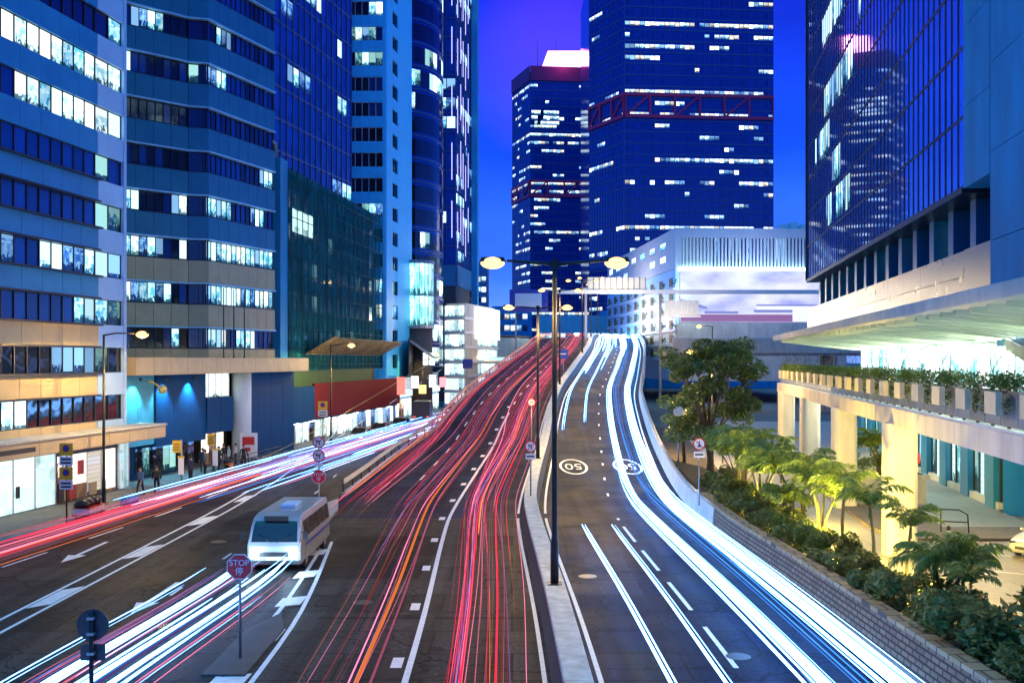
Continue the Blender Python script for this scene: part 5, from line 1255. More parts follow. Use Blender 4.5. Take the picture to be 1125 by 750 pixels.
t = thing('blue_sign', 'small square blue sign hanging beside the ramp below the cyan footbridge', 'sign', (-7.2,160,0)); post(t, -7.2, 160, 0, 8.2, .07); q = MB(); q.box(-7.9,-6.3,159.85,159.9,6.6,8.1); q.build('plate', 'sign_blue', t)
t = thing('direction_sign', 'overhead blue and white direction sign short of the twin towers', 'sign', (.8,200,0)); q = MB(); q.box(.6,.9,200,200.4,0,21); q.build('post', 'metal_g', t)
q = MB(); q.box(-.5,7.2,199.8,199.95,17.6,22.0,0); q.box(.6,5.9,199.75,199.79,18.4,21.2,1); q.build('plate', ['sign_blue','sign_white'], t)
# parking plates and bus stop flags on the left pavement
def plates(x, Y, z0, label, n=2, s=1.0, zt=3.9):
    t = thing('plate_sign', label, 'sign', (x,Y,z0)); post(t, x, Y, z0, zt, .04, 'metal_d')
    for k in range(n):
        z = zt-1.15*s*(k+1)+.2
        q = MB(); q.box(x-.32*s,x+.32*s,Y-.07,Y-.05,z+.45*s,z+1.05*s); q.build('yellow_plate', 'sign_yellow', t)
        q = MB(); q.box(x-.32*s,x+.32*s,Y-.07,Y-.05,z,z+.43*s); q.build('white_plate', 'sign_white', t)
        q = MB(); disc(q, x, Y-.078, z+.80*s, .17*s, .006, 0, 20); disc(q, x, Y-.085, z+.80*s, .12*s, .006, 1, 20)
        for j in range(2): q.box(x-.24*s,x+.24*s,Y-.077,Y-.071,z+(.08+.17*j)*s,z+(.16+.17*j)*s,2)
        q.build('symbol', ['sign_ring','sign_blue','black'], t)
plates(-21.35, 48, .13, 'pair of yellow and white parking plates on a dark post before the bright shops')
plates(-17.0, 90, .13, 'yellow over white plate on a post in front of the red hoarding', 1, 1.3, 4.2)
def bus_stop(x, Y, label):
    t = thing('bus_stop_pole', label, 'bus stop', (x,Y,.13), 'bus stop poles'); post(t, x, Y, .13, 3.1, .05)
    q = MB(); q.box(x-.55,x-.05,Y-.03,Y+.03,2.3,3.05); q.build('flag', 'sign_yellow', t); q = MB(); q.box(x-.17,x+.17,Y-.1,Y-.06,.95,2.0); q.build('timetable', 'sign_white', t)
    q = MB()
    for j in range(5): q.box(x-.48,x-.12,Y-.036,Y-.031,2.42+j*.1,2.46+j*.1)
    q.build('print_lines', 'black', t)
    q = MB(); q.box(x-.2,x+.2,Y-.11,Y-.055,1.98,2.1); q.build('timetable_head', 'sign_yellow', t)
bus_stop(-20.3, 61.5, 'bus stop pole with yellow flag, nearest of the two before the dark hoarding'); bus_stop(-19.75, 66.7, 'bus stop pole with yellow flag, farther of the two, beside the orange bin')
t = thing('litter_bin', 'orange litter bin on the pavement beyond the second bus stop pole', 'bin', (-19.55,69,.13)); M['bin_o'] = mat('orange_plastic', (.55,.13,.02), .45)
q = MB(); q.lathe((-19.55,69,.13), [(.30,0),(.33,.05),(.35,.8)], 14); q.build('body', 'bin_o', t); q = MB(); q.lathe((-19.55,69,.93), [(.37,0),(.37,.08),(.2,.2)], 14); q.build('lid', 'black', t); q = MB(); q.box(-19.72,-19.38,68.63,68.66,.6,.78); q.build('slot', 'black', t)
t = thing('notice_panel', 'white upright notice panel by the waiting people', 'sign', (-19.8,75.5,.13)); q = MB(); q.box(-20.5,-19.2,75.4,75.5,.6,2.5); q.build('panel', 'sign_white', t); 
for x_ in (-20.45,-19.32): q = MB(); q.box(x_,x_+.07,75.4,75.5,.13,.6); q.build('leg', 'metal_d', t)
q = MB(); q.box(-20.3,-19.4,75.385,75.398,1.6,2.2); q.box(-20.3,-19.7,75.385,75.398,1.1,1.4); q.build('print_block', 'sign_ring', t)
# railing on the pavement behind the stops
t = thing('pavement_railing', 'dark low railing on the pavement by the waiting people', 'railing', (-20.4,75,.13)); q = MB()
for z in (.5,.8,1.1): q.tube([(KERB(y)-.55,y,.13+z-.1) for y in (68.2,72,76,80)], .03, 6)
for y in (68.2,70.5,73,75.5,78,80): q.lathe((KERB(y)-.55,y,.13), [(.035,0),(.035,1.0)], 8)
q.build('bars', 'metal_d', t)
# goods left on the kerbside
t = thing('loaded_handcart', 'handcart heaped with black sacks above white boxes and a red strap at the kerb', 'cart', (-21.25,50.3,.13))
cx0, cy0 = -21.25, 50.3
q = MB(); q.box(cx0-.45,cx0+.45,cy0-.95,cy0+.95,.28,.34); q.tube([(cx0-.35,cy0+.95,.3),(cx0-.35,cy0+1.1,1.1),(cx0+.35,cy0+1.1,1.1),(cx0+.35,cy0+.95,.3)], .02, 6); q.build('deck', 'metal_d', t)
for a in (-.35,.35):
    for b in (-.7,.7): q = MB(); q.lathe((cx0+a-.03,cy0+b,.21), [(.08,0),(.08,.06)], 12, 0, 'X'); q.build('wheel', 'black', t)
rs = random.Random(7)
for i in range(4): q = MB(); q.box(cx0-.42,cx0+.42,cy0-.92+i*.47,cy0-.92+i*.47+.42,.34,.66); tag(q.build('carton', 'sign_white', None, bevel=.015), 'white carton on the handcart under the black sacks', 'box', 'white cartons on the handcart')
for i in range(5):
    q = MB(); c_ = (cx0+rs.uniform(-.12,.12), cy0-.75+i*.37, .86+.06*(i % 2)); q.ball(c_, .40,.30,.24, 10)
    for k, v in enumerate(q.v): q.v[k] = (v[0]+rs.uniform(-.03,.03), v[1]+rs.uniform(-.03,.03), v[2]+rs.uniform(-.03,.03))
    tag(q.build('sack', 'black', None, smooth=True), 'black sack lying on white cartons on the handcart', 'sack', 'black sacks on the handcart')
q = MB(); q.box(cx0-.47,cx0+.47,cy0-.96,cy0+.96,.662,.69); q.build('strap', 'sign_ring', t)
M['jug'] = glassy('blue_bottle', (.03,.16,.45), .12, .8)
for i in range(8):
    x, y = -21.05+.32*(i % 2), 54.2+.34*(i//2); q = MB(); q.lathe((x,y,.13), [(.13,0),(.14,.03),(.14,.33),(.05,.42),(.035,.5)], 12); tag(q.build('water_bottle', 'jug'), 'large blue water bottle standing on the pavement by the lamp post', 'bottle', 'blue water bottles on the pavement')

# ================================================================== PEOPLE
SKIN = {}
M['skin'] = mat('skin', (.42,.25,.18), .6, var=.05); M['hair'] = mat('dark_hair', (.012,.010,.009), .6)
def person(loc, rz, label, top, bottom, stride=.25, arm=.25, h=1.7, bagcol=None):
    t = thing('person', label, 'person', loc, 'people on the pavement'); t.rotation_euler = (0,0,rz)
    s = h/1.72
    V = []; E = []; R = []
    def add(p, r, par=None):
        V.append((p[0]*s, p[1]*s, p[2]*s)); R.append(r*s); 
        if par is not None: E.append((par, len(V)-1))
        return len(V)-1
    pel = add((0,0,.95), .145); ch = add((0,0,1.18), .135, pel); sh = add((0,0,1.38), .13, ch); nk = add((0,.0,1.47), .058, sh); hd0 = add((0,.01,1.55), .085, nk); hd1 = add((0,.015,1.63), .088, hd0); add((0,.0,1.69), .06, hd1)
    add((0,.105,1.575), .018, hd0)
    for sx in (-1, 1):
        st = stride*sx
        hp = add((.09*sx,0,.88), .105, pel); kn = add((.10*sx,st*.45+.03,.50), .068, hp); an = add((.10*sx,st*.9-.03,.09), .045, kn); add((.105*sx,st*.9+.13,.04), .036, an)
        sl_ = add((.19*sx,0,1.37), .062, sh); el = add((.245*sx,-.03-arm*sx*.5,1.10), .046, sl_); wr = add((.25*sx,.08-arm*sx,.87), .032, el)
        pm = add((.25*sx,.10-arm*sx,.80), .034, wr)
        for k in range(4): a_ = add((.25*sx+(k-1.5)*.004*sx,.075+k*.018-arm*sx,.735-.004*abs(k-1.5)), .0095, pm); add((.243*sx,.08+k*.018-arm*sx,.695+.004*abs(k-1.5)), .008, a_)
        th_ = add((.235*sx,.145-arm*sx,.785), .011, pm); add((.232*sx,.155-arm*sx,.745), .009, th_)
    me = bpy.data.meshes.new('body'); me.from_pydata(V, E, []); o = bpy.data.objects.new('body', me); C.objects.link(o)
    md = o.modifiers.new('skin', 'SKIN'); 
    sv = me.skin_vertices[0].data
    for i, r in enumerate(R): sv[i].radius = (r, r*(.8 if i in (0,1,2) else 1))
    sv[0].use_root = True; md.use_smooth_shade = True
    ss = o.modifiers.new('sub', 'SUBSURF'); ss.levels = 1; ss.render_levels = 1
    bpy.context.view_layer.update()
    m2 = bpy.data.meshes.new_from_object(o.evaluated_get(bpy.context.evaluated_depsgraph_get())); o.modifiers.clear(); o.data = m2
    for mm_ in (top, bottom, 'skin', 'black'): m2.materials.append(M[mm_])
    for p in m2.polygons:
        z = p.center.z/s; x = abs(p.center.x)/s
        p.material_index = 3 if z < .075 else (1 if z < .97 and x < .19 else (2 if z > 1.46 or z < .9 else 0)); p.use_smooth = True
    o.parent = t
    q = MB(); q.ball((0,-.012*s,1.655*s), .098*s,.105*s,.085*s, 12); hb = q.build('hair', 'hair', None, smooth=True); hb.parent = t
    if bagcol: q = MB(); q.box(-.16*s,.16*s,-.30*s,-.14*s,1.0*s,1.38*s); bb = q.build('backpack', bagcol, None, bevel=.04); bb.parent = t
for k, c_ in (('cl_navy',(.02,.03,.06)),('cl_black',(.018,.018,.02)),('cl_grey',(.12,.12,.13)),('cl_white',(.5,.5,.5)),('cl_red',(.22,.03,.03)),('cl_blue',(.04,.09,.22))): M[k] = mat(k.replace('cl_','cloth_'), c_, .9, scale=12, var=.15)
people = [(-21.6,58.2,2.9,'cl_blue','cl_black','person walking in a blue top past the end of the bright shops',None,.28),
 (-20.9,58.9,.3,'cl_black','cl_black','person in all dark clothes walking beside the one in blue top','cl_black',.22),
 (-20.6,64.2,1.2,'cl_navy','cl_black','person in navy standing between the two bus stop poles',None,.03),
 (-21.0,68.5,-1.2,'cl_grey','cl_black','person in a grey top waiting behind the orange bin',None,.03),
 (-20.9,70.2,-.9,'cl_red','cl_navy','person in a dark red top waiting behind the railing',None,.04),
 (-20.5,72.5,2.2,'cl_white','cl_navy','person in a white top waiting behind the railing',None,.03),
 (-21.2,73.6,1.0,'cl_black','cl_grey','person in black top and grey trousers near the lit glass corner',None,.05),
 (-19.35,72.2,-2.6,'cl_black','cl_black','person in black standing at the kerb past the orange bin',None,.08),
 (-20.0,77.4,.2,'cl_blue','cl_navy','person in a blue jacket walking beyond the notice panel','cl_red',.22)]
people += [(-21.3,66.4,.8,'cl_black','cl_navy','person in black waiting beside the second bus stop pole',None,.03),(-20.9,71.4,-1.9,'cl_black','cl_black','person in black with a blue backpack waiting by the railing','cl_blue',.04),(-21.5,69.6,.2,'cl_navy','cl_navy','person in dark blue against the lit shop behind the bin',None,.03),(-20.7,75.0,1.6,'cl_white','cl_black','person in a white top beside the notice panel',None,.05)]
for i, (x, y, rz, a, b, lb, bag, st) in enumerate(people): person((x, y, .13), rz, lb, a, b, st, .05+st*.6, 1.62+.04*(i % 4), bag)

# ================================================================== VEHICLES
M['car_glass'] = glassy('car_glass', (.01,.012,.015), .05, 1.0)
M['tyre'] = mat('tyre', (.015,.015,.016), .8); M['rim'] = mat('wheel_rim', (.4,.4,.42), .35, .8)
M['head'] = glow('head_lamp', (.8,.92,1.0), 9); M['tail'] = glow('tail_lamp', (1.0,.04,.04), 2.0); M['tail_off'] = mat('tail_lens', (.3,.015,.015), .25)
def carpaint(n, c):
    m, nn_, l, p = nt(n); p.inputs['Base Color'].default_value = (*c, 1); p.inputs['Roughness'].default_value = .35; p.inputs['Coat Weight'].default_value = .6; p.inputs['Coat Roughness'].default_value = .08
    tcx = nn_.new('ShaderNodeTexCoord'); nz = nn_.new('ShaderNodeTexNoise'); nz.inputs['Scale'].default_value = 40; l.new(tcx.outputs['Object'], nz.inputs['Vector'])
    r_ = nn_.new('ShaderNodeMapRange'); r_.inputs['To Min'].default_value = .3; r_.inputs['To Max'].default_value = .4; l.new(nz.outputs['Fac'], r_.inputs['Value']); l.new(r_.outputs['Result'], p.inputs['Roughness']); M[n] = m; return n
def wheel(t, x, y, r=.32, w=.2):
    q = MB(); q.lathe((x-w/2,y,r), [(r*.75,0),(r*.97,.02),(r,.06),(r,w-.06),(r*.97,w-.02),(r*.75,w)], 20, 0, 'X'); wo = q.build('wheel', 'tyre', None); wo.parent = t
    q = MB(); s = 1 if x > 0 else -1; q.lathe((x+s*(w/2+.004)-(.012 if s > 0 else 0),y,r), [(r*.68,0),(r*.66,.012)], 16, 0, 'X')
    for k in range(5): a = 2*PI*k/5; q.box(x+s*(w/2+.006)-.006,x+s*(w/2+.006)+.012,y+.15*math.cos(a)-.03,y+.15*math.cos(a)+.03,r+.15*math.sin(a)-.03,r+.15*math.sin(a)+.03)
    ro = q.build('rim', 'rim', None); ro.parent = wo
def sedan(loc, rz, label, paint, lights=True, roof_sign=False):
    t = thing('parked_car', label, 'car', (0,0,0))
    # stations along y (front at -y): (y, half width low, z_bottom, z_belt, half width top, z_top)
    S = [(-2.22,.62,.30,.58,.58,.60),(-2.10,.80,.22,.66,.74,.70),(-1.6,.86,.20,.78,.80,.84),(-1.0,.87,.20,.88,.80,.93),(-.55,.87,.20,.90,.70,1.20),(-.1,.87,.20,.92,.62,1.42),(.7,.87,.20,.94,.61,1.44),(1.2,.87,.20,.95,.64,1.28),(1.62,.86,.22,.95,.74,1.02),(2.1,.82,.26,.92,.74,.97),(2.24,.68,.34,.80,.62,.84)]
    q = MB(); n = 10
    for y, w, zb, zl, wt, zt in S:
        q.v += [(-w*.9,y,zb),(-w,y,zb+.12),(-w*1.01,y,(zb+zl)/2),(-w*.97,y,zl),(-wt,y,zt),(wt,y,zt),(w*.97,y,zl),(w*1.01,y,(zb+zl)/2),(w,y,zb+.12),(w*.9,y,zb)]
    for i in range(len(S)-1):
        for j in range(n): j2 = (j+1) % n; q.f.append((i*n+j,i*n+j2,(i+1)*n+j2,(i+1)*n+j)); q.mi.append(0)
    q.f.append(tuple(range(n))); q.mi.append(0); q.f.append(tuple((len(S)-1)*n+j for j in reversed(range(n)))); q.mi.append(0)
    b = q.build('body', paint, t, smooth=True, bevel=.03)
    def pt(i, side, f_, out=.012):     # on the greenhouse side between belt and roof
        y, w, zb, zl, wt, zt = S[i]; a = w*.97+(wt-w*.97)*f_; return Vector((side*(a+out), y, zl+(zt-zl)*f_))
    for sd in (-1, 1):
        q = MB()
        for i0, i1 in ((4,5),(5,6),(6,7)):
            q.face([pt(i0,sd,.12)+Vector((0,.06,0)), pt(i1,sd,.12)-Vector((0,.06,0)), pt(i1,sd,.86)-Vector((0,.06,0)), pt(i0,sd,.86)+Vector((0,.06,0))])
        q.build('side_window', 'car_glass', t, fixn=False)
    def across(i0, i1, nm):
        (y0,_,_,_,w0,z0), (y1,_,_,_,w1,z1) = S[i0], S[i1]; q = MB(); d = .012
        mid = []
        q.face([(-w0*.92,y0,z0+.02),(w0*.92,y0,z0+.02),(w1*.92,y1,z1+.005),(-w1*.92,y1,z1+.005)]); q.face([(-w0*.92,y0,z0+.0),(-w0*.92,y0,z0+.02),(w0*.92,y0,z0+.02),(w0*.92,y0,z0)]); q.build(nm, 'car_glass', t, fixn=False)
    q = MB(); q.face([(-.72,-1.0,.955),(.72,-1.0,.955),(.64,-.55,1.215),(-.64,-.55,1.215)]); q.face([(-.64,-.55,1.215),(.64,-.55,1.215),(.58,-.14,1.425),(-.58,-.14,1.425)]); q.build('windscreen', 'car_glass', t, fixn=False)
    q = MB(); q.face([(.57,.76,1.445),(-.57,.76,1.445),(-.6,1.2,1.30),(.6,1.2,1.30)]); q.face([(.6,1.2,1.30),(-.6,1.2,1.30),(-.66,1.58,1.06),(.66,1.58,1.06)]); q.build('rear_window', 'car_glass', t, fixn=False)
    for x in (-.78,.78):
        for y in (-1.42,1.38): wheel(t, x, y)
    for sd in (-1, 1):
        q = MB(); q.ball((sd*.62,-2.12,.62), .17,.09,.08, 10); q.build('headlight', 'head' if lights else 'car_glass', t, smooth=True)
        q = MB(); q.ball((sd*.66,2.17,.82), .15,.09,.09, 10); q.build('tail_light', 'tail' if lights else 'tail_off', t, smooth=True)
        q = MB(); q.ball((sd*.98,-.72,.98), .10,.07,.07, 8); q.build('mirror', paint, t, smooth=True)
    q = MB(); q.box(-.26,.26,2.25,2.27,.52,.64); q.build('number_plate', 'sign_white', t); q = MB(); q.box(-.5,.5,-2.235,-2.2,.38,.5); q.build('grille', 'black', t)
    q = MB(); q.box(-.7,.7,2.14,2.27,.34,.42); q.build('bumper_strip', 'black', t)
    if roof_sign: q = MB(); q.box(-.22,.22,-.02,.16,1.445,1.58); q.build('roof_lamp', 'boll', t)
    t.location = loc; t.rotation_euler = (0,0,rz); return t
carpaint('paint_silver', (.42,.43,.45)); carpaint('paint_red', (.30,.02,.02)); carpaint('paint_white', (.32,.34,.37)); carpaint('paint_dark', (.03,.03,.04))
sedan((22.4,41.3,-.01), -.95, 'silver saloon car with red tail lenses parked on the pale forecourt', 'paint_silver', False)
sedan((KERB(96)+1.25,97,0), -.12, 'white saloon car with tail lights on, stopped at the kerb by the red hoarding', 'paint_white')
sedan((KERB(104)+1.25,104.5,0), -.12, 'red taxi saloon with a lit roof lamp at the kerb by the red hoarding', 'paint_red', True, True)
sedan((KERB(113)+1.3,113.5,0), -.12, 'dark saloon car farthest along the kerb by the red hoarding', 'paint_dark')
# box lorry further on
t = thing('box_lorry', 'dark box lorry standing beyond the saloon cars at the kerb', 'lorry', (KERB(124)+1.5,124,0)); x = KERB(124)+1.5
q = MB(); q.box(x-1.05,x+1.05,122.2,127,.9,2.9); q.build('cargo_box', 'metal_d', t, bevel=.03); q = MB(); q.box(x-1.0,x+1.0,127.1,128.8,.6,2.2); q.build('cab', 'paint_white', t, bevel=.15); q = MB(); q.box(x-.9,x+.9,122.25,128,.55,.89); q.build('chassis', 'black', t)
for sd in (-1,1):
    q = MB(); q.box(x+sd*.8-.12,x+sd*.8+.12,122.12,122.19,.95,1.1); q.build('tail_light', 'tail', t)
    for y in (123.4,127.9): q = MB(); q.lathe((x+sd*.85-.12,y,.42), [(.42,0),(.42,.24)], 16, 0, 'X'); q.build('wheel', 'tyre', t)
# minibus facing us
t = thing('minibus', 'white minibus with dark windows and bright headlights driving down the street', 'bus', (-8.95,37.6,0))
bx, by, L_, w_, h_ = -8.95, 37.6, 6.2, 1.02, 2.1
S = [(0.0,.90,.36,.98,.86,1.0),(.06,1.0,.30,1.06,.95,1.1),(.35,1.02,.28,1.1,.92,1.74),(.6,1.02,.28,1.12,.88,2.0),(1.2,1.02,.28,1.12,.88,2.09),(5.6,1.02,.28,1.12,.88,2.09),(6.05,1.0,.30,1.12,.86,2.02),(6.2,.93,.36,1.1,.82,1.88)]
q = MB(); n = 8
for y, w, zb, zl, wt, zt in S: q.v += [(bx-w*.94,by+y,zb),(bx-w,by+y,zb+.12),(bx-w,by+y,zl),(bx-wt,by+y,zt),(bx+wt,by+y,zt),(bx+w,by+y,zl),(bx+w,by+y,zb+.12),(bx+w*.94,by+y,zb)]
for i in range(len(S)-1):
    for j in range(n): j2 = (j+1) % n; q.f.append((i*n+j,i*n+j2,(i+1)*n+j2,(i+1)*n+j)); q.mi.append(0)
q.f.append(tuple(range(n))); q.mi.append(0); q.f.append(tuple((len(S)-1)*n+j for j in reversed(range(n)))); q.mi.append(0)
q.build('body', 'paint_white', t, bevel=.04)
q = MB(); q.face([(bx-.86,by+.06,1.15),(bx+.86,by+.06,1.15),(bx+.82,by+.325,1.72),(bx-.82,by+.325,1.72)]); q.face([(bx-.82,by+.325,1.72),(bx+.82,by+.325,1.72),(bx+.79,by+.46,1.87),(bx-.79,by+.46,1.87)]); q.build('windscreen', 'car_glass', t, fixn=False)
for sd in (-1,1):
    for i in range(5):
        y0 = by+.80+i*1.03; q = MB(); f_ = lambda y, zz: (bx+sd*(1.02-(.14)*(zz-1.12)/(.97)+.012), y, zz)
        q.face([f_(y0,1.2), f_(y0+.95,1.2), f_(y0+.95,1.82), f_(y0,1.82)]); q.build('side_window', 'car_glass', t, fixn=False)
    q = MB(); q.ball((bx+sd*.74,by+.0,.80), .17,.07,.12, 12); q.build('headlight', 'head', t, smooth=True)
    light('headlight_beam', (bx+sd*.74,by-.6,.70), (.5,.75,1.0), 70, t, .1)
    for y in (1.1,4.9): q = MB(); q.lathe((bx+sd*.90-.11,by+y,.38), [(.30,0),(.37,.03),(.38,.08),(.38,.16),(.36,.22)], 18, 0, 'X'); wo = q.build('wheel', 'tyre', t); q = MB(); q.lathe((bx+sd*1.015-.01,by+y,.38), [(.22,0),(.2,.02)], 14, 0, 'X'); q.build('rim', 'rim', wo)
    q = MB(); q.tube([(bx+sd*1.0,by+.15,1.5),(bx+sd*1.2,by-.05,1.5)], .02, 6); q.box(bx+sd*1.2-.09,bx+sd*1.2+.09,by-.1,by-.05,1.25,1.55); q.build('mirror', 'black', t)
q = MB(); q.box(bx-.55,bx+.55,by-.02,by+.02,.62,.78); q.build('grille', 'black', t); q = MB(); q.box(bx-.27,bx+.27,by-.045,by-.02,.48,.60); q.build('number_plate', 'sign_white', t); q = MB(); q.box(bx-1.0,bx+1.0,by-.05,by+.08,.36,.47); q.build('bumper', 'black', t)
for sd in (-1,1):
    q = MB(); q.ball((bx+sd*.90,by+.03,.82), .06,.05,.08, 8); q.build('indicator', 'paint_y', t, smooth=True)
    q = MB(); q.tube([(bx+sd*.1,by+.03,1.14),(bx+sd*.62,by+.17,1.42)], .014, 5); q.build('wiper', 'black', t)
    q = MB(); q.box(bx+sd*1.022-.004,bx+sd*1.022+.004,by+1.0,by+6.0,.86,.98); q.build('side_stripe', 'sign_blue', t)
q = MB(); q.box(bx-.45,bx+.45,by+.37,by+.5,1.90,2.06); q.build('route_box', 'black', t); q = MB(); q.box(bx-.3,bx+.3,by+2.4,by+3.6,2.09,2.22); q.build('roof_unit', 'panel_w', t, bevel=.03)
q = MB(); q.box(bx+1.02,bx+1.03,by+.78,by+.795,.5,1.9); q.build('door_seam', 'black', t)

# ================================================================== FORECOURT FITTINGS
t = thing('guard_railing', 'low dark tubular railing with rounded end on the brick pavement', 'railing', (19.4,46.4,.12)); q = MB()
P_ = [(17.6,46.6,1.15),(20.4,45.7,1.15),(20.75,45.6,.95),(20.8,45.58,.12)]; q.tube(P_, .035, 8); q.tube([(17.6,46.6,.6),(20.75,45.6,.6)], .03, 8)
for a in (0,.33,.66): x = 17.6+3.15*a; y = 46.6-1.0*a; q.lathe((x,y,.12), [(.03,0),(.03,1.03)], 8)
q.build('bars', 'metal_d', t)
t = thing('thin_sign_post', 'thin post with small reddish sign in front of the teal shops', 'sign', (19.6,48.6,.13)); post(t, 19.6, 48.6, .12, 3.4, .035, 'metal_d'); q = MB(); q.box(19.42,19.78,48.53,48.56,3.0,3.45); q.build('plate', 'sign_ring', t)
t = thing('bollard', 'short dark bollard with pale band near the guard railing', 'bollard', (18.4,42.2,-.01)); q = MB(); q.lathe((18.4,42.2,-.01), [(.09,0),(.09,.95),(.05,1.02)], 12); q.build('post', 'metal_d', t); q = MB(); q.lathe((18.4,42.2,.7), [(.094,0),(.094,.12)], 12); q.build('band', 'sign_white', t)
t = thing('concrete_planter', 'long concrete planter box with a palm before the teal shops', 'planter', (20.5,56,.13)); q = MB(); q.box(18.9,22.6,54.6,56.6,.12,1.5); q.box(18.75,22.75,54.45,56.75,1.5,1.72); q.build('box', 'concrete', t); q = MB(); q.box(19.0,22.5,54.7,56.5,1.721,1.76); q.build('soil', 'soil', t)
def yard_line(x0, y0, x1, y1, w=.1):
    d = Vector((x1-x0,y1-y0)).normalized(); nx, ny = -d.y*w/2, d.x*w/2; return [(x0+nx,y0+ny,-.003),(x1+nx,y1+ny,-.003),(x1-nx,y1-ny,-.003),(x0-nx,y0-ny,-.003)]
q = MB()
for a in ((17.2,36.5,21,43.5),(16,39.2,24,34.6),(17.5,42.5,26,37.6)): q.face(yard_line(*a))
struct('yard_marking', q, 'paint', fixn=False)
# floodlights in the planting lighting the columns; the third is added to light the shrubs
M['flood'] = glow('flood_lens', (1.0,.85,.35), 8)
for (x, y, lb, p_) in ((12.3,38.9,'small floodlight among the palms aimed at the near walkway column',2000),(13.0,47.5,'small floodlight among the palms aimed at the second walkway column',2000),(12.6,30.6,'small added floodlight among the low palms nearest the tall dark bushes',1700)):
    t = thing('floodlight', lb, 'floodlight', (x,y,.3)); q = MB(); q.box(x-.14,x+.14,y-.1,y+.1,.45,.7); q.lathe((x,y,.2), [(.02,0),(.02,.26)], 8); q.build('housing', 'metal_d', t); q = MB(); q.box(x+.142,x+.15,y-.08,y+.08,.49,.66); q.build('lens', 'flood', t)
    light('flood_lamp', (x+.35,y+.2,1.0), (1.0,.72,.12), p_*1.3, t, .12)
light('deck_lamp', (20.5,44,5.0), (1.0,.84,.62), 330, bpy.data.objects['raised_walkway'], .3)
light('deck_lamp', (17.6,38,5.1), (1.0,.68,.22), 800, bpy.data.objects['raised_walkway'], .3)
light('deck_lamp', (18.0,30,5.1), (1.0,.84,.62), 200, bpy.data.objects['raised_walkway'], .3)
light('deck_lamp', (23,66,5.0), (1.0,.90,.62), 600, bpy.data.objects['raised_walkway'], .3)
light('deck_lamp', (26,82,5.0), (1.0,.88,.62), 600, bpy.data.objects['raised_walkway'], .3)
for x, y in ((20.5,44),(17.6,38),(18.0,30),(23,66),(26,82)): q = MB(); q.lathe((x,y,5.28), [(.22,0),(.22,.11)], 12); q.build('downlight', 'flood', bpy.data.objects['raised_walkway'])

# ================================================================== PLANTS
def leafcloud(q, rs, blobs, n, size, m=0, flat=.5, droop=0):
    for i in range(n):
        c, r = rs.choice(blobs)
        while True:
            d = Vector((rs.uniform(-1,1), rs.uniform(-1,1), rs.uniform(-1,1)))
            if .05 < d.length < 1: break
        d = d.normalized()*(d.length**.45)
        p = Vector(c)+Vector((d.x*r[0], d.y*r[1], d.z*r[2]))
        a = Vector((rs.gauss(0,1), rs.gauss(0,1), rs.gauss(0,.5)-droop)).normalized(); nrm = Vector((rs.gauss(0,.6), rs.gauss(0,.6), 1)).normalized()
        b = a.cross(nrm).normalized(); s = size*rs.uniform(.6,1.35)
        q.face([p-a*s*.5, p+b*s*.28+a*s*.02, p+a*s*.55, p-b*s*.28+a*s*.02], m)
rs = random.Random(21)
t = thing('broad_tree', 'big leafy dark green tree between the white parapet and the walkway', 'tree', (12.9,65.5,.3))
tx, ty = 12.9, 65.5
q = MB(); q.tube([(tx,ty,.2),(tx+.1,ty,1.4),(tx-.05,ty+.1,2.7),(tx,ty,3.8)], [.28,.22,.19,.16], 9); ends = []
for i in range(9):
    a = 2*PI*i/9+rs.uniform(-.3,.3); r = rs.uniform(1.6,2.9); z = rs.uniform(4.6,8.2)
    p1 = Vector((tx+.5*r*math.cos(a), ty+.5*r*math.sin(a), 2.6+(z-2.6)*.55)); p2 = Vector((tx+r*math.cos(a), ty+r*math.sin(a), z))
    q.tube([(tx,ty,2.2+i*.15), p1, p2], [.12,.075,.03], 6); ends.append(p2)
    for k in range(3): p3 = p2+Vector((rs.uniform(-1,1), rs.uniform(-1,1), rs.uniform(-.2,1.0))); q.tube([p1.lerp(p2,.6), p3], .03, 5, r1=.012); ends.append(p3)
q.build('trunk', 'stem', t)
q = MB(); blobs = []
for p in ends: blobs.append((p, (rs.uniform(.6,1.0), rs.uniform(.6,1.0), rs.uniform(.4,.65))))
for i in range(30):
    a = rs.uniform(0,2*PI); v = rs.uniform(-.7,1); rr_ = math.sqrt(max(.05,1-v*v))*rs.uniform(.75,1.08); blobs.append((Vector((tx+3.0*rr_*math.cos(a), ty+3.0*rr_*math.sin(a), 6.2+2.9*v)), (rs.uniform(.5,.9), rs.uniform(.5,.9), rs.uniform(.3,.5))))

for i in range(16): a = rs.uniform(0,2*PI); blobs.append((Vector((tx+2.4*math.cos(a)*rs.uniform(.4,1.1), ty+2.4*math.sin(a)*rs.uniform(.4,1.1), rs.uniform(2.7,4.4))), (.8,.8,.5)))
leafcloud(q, rs, blobs, 25000, .22); q.build('crown', 'leaf', t, fixn=False)
# second smaller tree at its left foot
t = thing('small_tree', 'smaller dark tree between the big tree and the white parapet', 'tree', (11.9,72,.3)); q = MB(); q.tube([(12.4,72,.2),(12.3,72,2.5),(12.5,72,4.2)], [.14,.1,.06], 7); q.build('trunk', 'stem', t)
q = MB(); leafcloud(q, rs, [(Vector((12.4+rs.uniform(-1.1,1.1),72+rs.uniform(-1,1),3.9+rs.uniform(-1.4,1.3))), (.7,.7,.45)) for i in range(14)], 3000, .24); q.build('crown', 'leaf', t, fixn=False)
